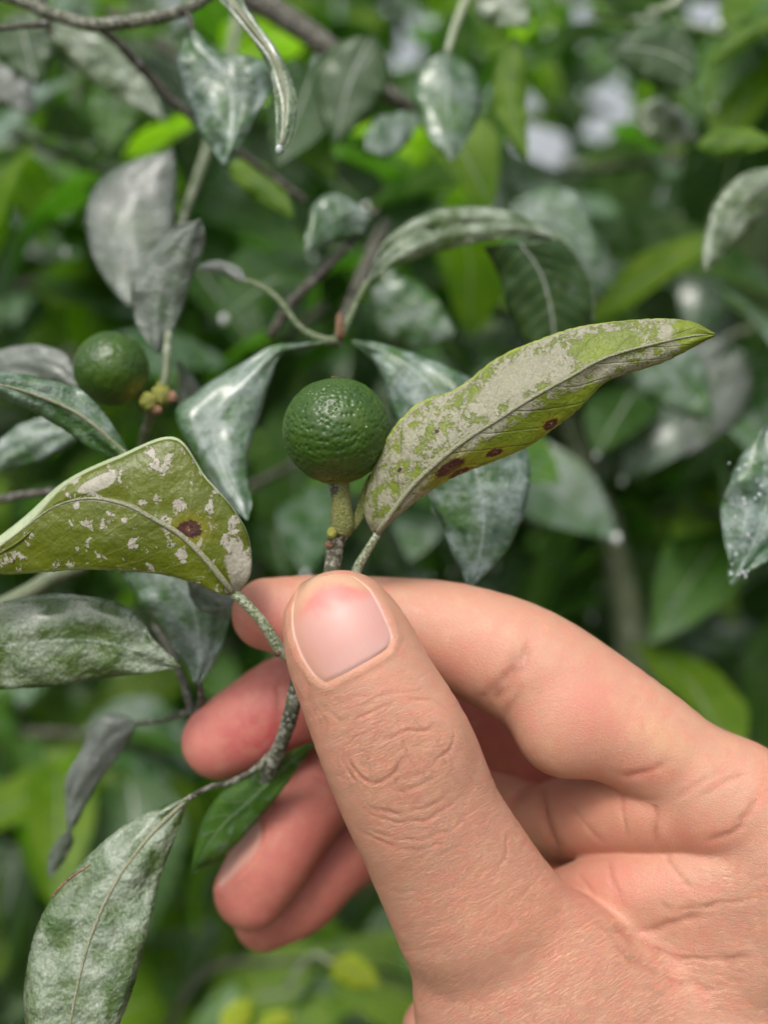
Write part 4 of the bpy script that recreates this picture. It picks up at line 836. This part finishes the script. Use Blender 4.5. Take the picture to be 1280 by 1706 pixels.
# skin tone, with shade painted into the creases and curled fingers
TONE = np.tile(np.array([.49, .258, .174]), (len(HV), 1))
def tone(mask, c, k=1.0):
    m = np.clip(mask * k, 0, 1)[:, None]; TONE[:] = TONE * (1 - m) + np.array(c) * m
def blob(x, y, rx, ry, G=None, a=0):
    ca, sa = math.cos(R(a)), math.sin(R(a)); dx, dy = HX - x, HY - y; q = ((dx * ca + dy * sa) / rx) ** 2 + ((-dx * sa + dy * ca) / ry) ** 2
    m = np.exp(-q * 1.1); return m if G is None else m * G
g = GID
tone(np.isin(g, [2, 3, 4]).astype(float), (.50, .145, .122), .95)  # pinker curled fingers, the hand's shade on them included in the colour
tone((g == 7) | (g == 5), (.53, .235, .155), .6)
tone(np.isin(g, [2]) * sst(-HX, -470, -330), (.52, .175, .155), .5)
tone(blob(440, 1230, 75, 48, g == 2), (.46, .065, .075), .95)
tone(blob(560, 1440, 90, 90, g == 3), (.50, .125, .11), .55)
tone(blob(430, 1040, 80, 60, g == 1), (.52, .15, .13), .9)
tone(blob(990, 1180, 80, 60, g == 1, 40), (.56, .19, .145), .6)
tone(blob(760, 1100, 80, 70, g == 1), (.54, .225, .155), .5)
tone(blob(1010, 1470, 90, 50), (.55, .20, .15), .6)
tone(blob(1170, 1395, 80, 22), (.54, .185, .135), .5)
tone(blob(1085, 1290, 60, 18), (.48, .14, .095), .6)
tone(blob(680, 1265, 90, 75, g == 0), (.46, .225, .14), .5)
tone(blob(860, 1530, 120, 80, None, 40), (.56, .25, .15), .5)
tone((g == 0) * sst(-HX + (HY - 1050) * .42, -500, -440), (.52, .205, .145), .35)
tone(blob(600, 1330, 60, 260, g == 0, -22), (.50, .25, .16), .4)
tone(blob(1100, 1225, 80, 30, g == 1, 35), (.58, .34, .19), .5)
tone(blob(470, 1290, 12, 22, g == 3, 20) + blob(486, 1272, 8, 8, g == 3) + blob(452, 1310, 5, 9, g == 3), (.62, .50, .46), .55)
tone(CRE, (.27, .085, .045), .75)  # shade inside the creases, painted as darker skin
# --- skin material
t = NT('skin')
fl = t.n('Attribute', attribute_name='flow').outputs['Vector']; mk = t.n('Attribute', attribute_name='mask').outputs['Color']; tn = t.n('Attribute', attribute_name='tone').outputs['Color']
ms = t.n('SeparateColor', {0: mk}); mT_, mW_, mC_ = ms.outputs[0], ms.outputs[1], ms.outputs[2]
mm = t.mm()
mot = t.noise(mm, .35, 4, .6); mot2 = t.noise(mm, 2.4, 4, .6)
col = t.mix(t.ss(mot, .42, .66, 0, .45), tn, (.55, .21, .15)); col = t.mix(t.ss(t.noise(t.n('Mapping', {'Vector': mm, 'Location': (31, 7, 3)}).outputs[0], .28, 4, .6), .5, .7, 0, .25), col, (.58, .35, .21)); 
col = t.mix(t.ss(mot2, .48, .68, 0, .16), col, (.62, .38, .28)); col = t.mix(t.ss(t.noise(mm, 1.1, 4, .7), .55, .72, 0, .18), col, (.42, .14, .10))
wv1 = t.noise(t.n('Mapping', {'Vector': fl, 'Scale': (2.6, .36, .4)}).outputs[0], 1.0, 5, .65, .6)
wv2 = t.noise(t.n('Mapping', {'Vector': mm, 'Scale': (.40, 1.0, 2.5), 'Rotation': (0, R(8), 0)}).outputs[0], 1.0, 5, .62, .5)
l1 = t.ss(t.math('ABSOLUTE', t.math('SUBTRACT', wv1, .5)), 0, .055); l2 = t.ss(t.math('ABSOLUTE', t.math('SUBTRACT', wv2, .5)), 0, .06)
vo = t.n('TexVoronoi', {'Vector': mm, 'Scale': 1.5, 'Randomness': 1.0}, feature='DISTANCE_TO_EDGE').outputs[0]; lv = t.ss(vo, 0, .16)
vo2 = t.n('TexVoronoi', {'Vector': t.n('Mapping', {'Vector': mm, 'Scale': (1.6, 1.6, 3.2), 'Rotation': (0, R(25), 0)}).outputs[0], 'Scale': 1.5}, feature='DISTANCE_TO_EDGE').outputs[0]; lv2 = t.ss(vo2, 0, .2)
h = t.math('ADD', t.math('MULTIPLY', t.math('MULTIPLY', l1, mT_), .45), t.math('MULTIPLY', t.math('MULTIPLY', l2, mW_), .42))
h = t.math('ADD', h, t.math('ADD', t.math('MULTIPLY', lv, .30), t.math('MULTIPLY', lv2, .22)))
h = t.math('MULTIPLY_ADD', mot2, .35, h)
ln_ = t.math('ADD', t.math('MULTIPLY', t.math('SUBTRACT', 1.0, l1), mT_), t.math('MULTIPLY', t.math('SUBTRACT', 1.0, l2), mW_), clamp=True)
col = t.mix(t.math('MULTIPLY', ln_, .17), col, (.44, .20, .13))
nb = t.bump(h, .00009, 1.0)
bs = t.n('BsdfPrincipled', {'Base Color': col, 'Roughness': t.math('MULTIPLY_ADD', mot2, .35, .27), 'Normal': nb, 'Subsurface Weight': .6, 'Subsurface Radius': (1.0, .36, .18), 'Subsurface Scale': .0005, 'Specular IOR Level': .5, 'Coat Weight': .0}, subsurface_method='RANDOM_WALK')
SKIN = t.finish(bs.outputs[0])
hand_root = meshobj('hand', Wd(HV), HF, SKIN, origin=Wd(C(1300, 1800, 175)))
tag(hand_root, 'bare right hand pinching a citrus twig between thumb and index finger', 'hand')
me = hand_root.data
def vattr(nm, typ, arr):
    a = me.attributes.new(nm, typ, 'POINT'); key = 'vector' if typ == 'FLOAT_VECTOR' else 'color'
    if key == 'color' and arr.shape[1] == 3: arr = np.hstack([arr, np.ones((len(arr), 1))])
    a.data.foreach_set(key, arr.astype(np.float32).ravel())
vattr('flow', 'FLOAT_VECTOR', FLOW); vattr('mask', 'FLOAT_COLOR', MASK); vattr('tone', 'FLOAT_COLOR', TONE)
# --- nails
def march(px, py):
    d = np.stack([(px - 640) / 1600, -(py - 853) / 1600, np.ones(len(px))], 1); z = np.full(len(px), 140.0)
    for i in range(45):
        s_ = hand_sdf(d * z[:, None]); z = z + np.clip(s_, -2, 4) * .8
    return z, np.abs(s_) < .3
def nail(name, LR, mat, lift, nu=34, nv=26, arch=0.5, shrink=0.0, fitdeg=2):
    L = smoothpoly([a for a, b in LR], nu); Rr = smoothpoly([b for a, b in LR], nu)
    f = np.linspace(0, 1, nv)
    G = L[:, None] * (1 - f[None, :, None]) + Rr[:, None] * f[None, :, None]
    # rounded base corners
    u = np.linspace(0, 1, nu)
    bow = (1 - np.clip(u / .35, 0, 1)) ** 2
    base_d = np.array(LR[0][0]) + np.array(LR[0][1]); dirb = np.array(LR[0][0]) * .5 + np.array(LR[0][1]) * .5 - (np.array(LR[2][0]) * .5 + np.array(LR[2][1]) * .5); dirb /= np.linalg.norm(dirb)
    wd = np.linalg.norm(Rr[0] - L[0])
    G = G + (bow[:, None] * (np.sin(np.pi * f)[None] ** .6 * wd * .05 - wd * .02))[..., None] * dirb
    X, Y = G[..., 0].ravel(), G[..., 1].ravel(); z, ok = march(X, Y)
    Z = z.reshape(nu, nv); Z = np.where(ok.reshape(nu, nv), Z, np.nan)
    for it in range(40):      # grazing samples take their neighbours' depth
        bad = np.isnan(Z)
        if not bad.any(): break
        Zp = np.pad(Z, 1, mode='edge'); nb_ = np.stack([Zp[:-2, 1:-1], Zp[2:, 1:-1], Zp[1:-1, :-2], Zp[1:-1, 2:]])
        mval = np.nanmax(np.where(np.isnan(nb_), -1, nb_), axis=0); Z = np.where(bad & (mval > 0), mval + .12, Z)
    for it in range(6): Zp = np.pad(Z, 1, mode='edge'); Z = .5 * Z + .125 * (Zp[:-2, 1:-1] + Zp[2:, 1:-1] + Zp[1:-1, :-2] + Zp[1:-1, 2:])
    eg = np.minimum(np.minimum(f, 1 - f)[None] * 1.0, u[:, None] * .9); Z = Z + .42 * (1 - sst(eg, 0, .075))
    zz = (Z - lift - arch * .4 * np.sin(np.pi * f)[None]).ravel()
    P = np.stack([(X - 640) / 1600 * zz, -(Y - 853) / 1600 * zz, zz], 1).reshape(nu, nv, 3)
    n = nu * nv; I = np.arange(n).reshape(nu, nv); q = np.stack([I[:-1, :-1], I[:-1, 1:], I[1:, 1:], I[1:, :-1]], -1).reshape(-1, 4)
    ring = np.concatenate([I[0, :], I[1:, -1], I[-1, -2::-1], I[-2:0:-1, 0]]); rn = np.roll(ring, -1)
    A_, B_ = P.reshape(-1, 3), P.reshape(-1, 3) + np.array([0, 0, .45])
    uv = np.stack([np.repeat(u, nv), np.tile(f, nu)], 1)
    return meshobj(name, Wd(np.vstack([A_, B_])), np.vstack([q, q[:, ::-1] + n, np.stack([ring, rn, rn + n, ring + n], -1)]), mat, hand_root, np.vstack([uv, uv]))
t = NT('nail'); sp = t.n('SeparateXYZ', {0: t.n('UVMap').outputs[0]}); u, v = sp.outputs[0], sp.outputs[1]; mm = t.mm(); nz = t.noise(mm, .5, 3)
uu = t.math('ADD', u, t.math('MULTIPLY_ADD', nz, .16, -.08))
col = t.mix(t.ss(uu, .0, .30), (.53, .32, .29), (.52, .285, .25)); col = t.mix(t.ss(uu, .50, .68), col, (.56, .19, .165))
fe = t.math('ADD', uu, t.math('MULTIPLY', t.math('POWER', t.math('ABSOLUTE', t.math('SUBTRACT', v, .52)), 2.0), .9))
col = t.mix(t.ss(fe, .72, .86), col, (.52, .31, .205)); col = t.mix(t.ss(v, .30, .02, 0, .55), col, (.50, .26, .175))
col = t.mix(t.ss(u, .05, .0, 0, .1), col, (.62, .44, .38))
bs = t.n('BsdfPrincipled', {'Base Color': col, 'Roughness': .46, 'Normal': t.bump(t.noise(t.n('Mapping', {'Vector': t.n('UVMap').outputs[0], 'Scale': (2, 40, 1)}).outputs[0], 1.0, 3), .00005, .5), 'Subsurface Weight': .6, 'Subsurface Radius': (1, .4, .25), 'Subsurface Scale': .0008, 'Specular IOR Level': .5})
NAILM = t.finish(bs.outputs[0])
nail('thumbnail', NAIL1, NAILM, .02, arch=.3)
t = NT('nail_pale'); bs = t.n('BsdfPrincipled', {'Base Color': (.52, .27, .225, 1), 'Roughness': .4, 'Subsurface Weight': .5, 'Subsurface Radius': (1, .4, .25), 'Subsurface Scale': .0008}); NAILP = t.finish(bs.outputs[0])
nl = nail('fingernail', NAIL2, NAILP, .04, 16, 10, arch=.1)
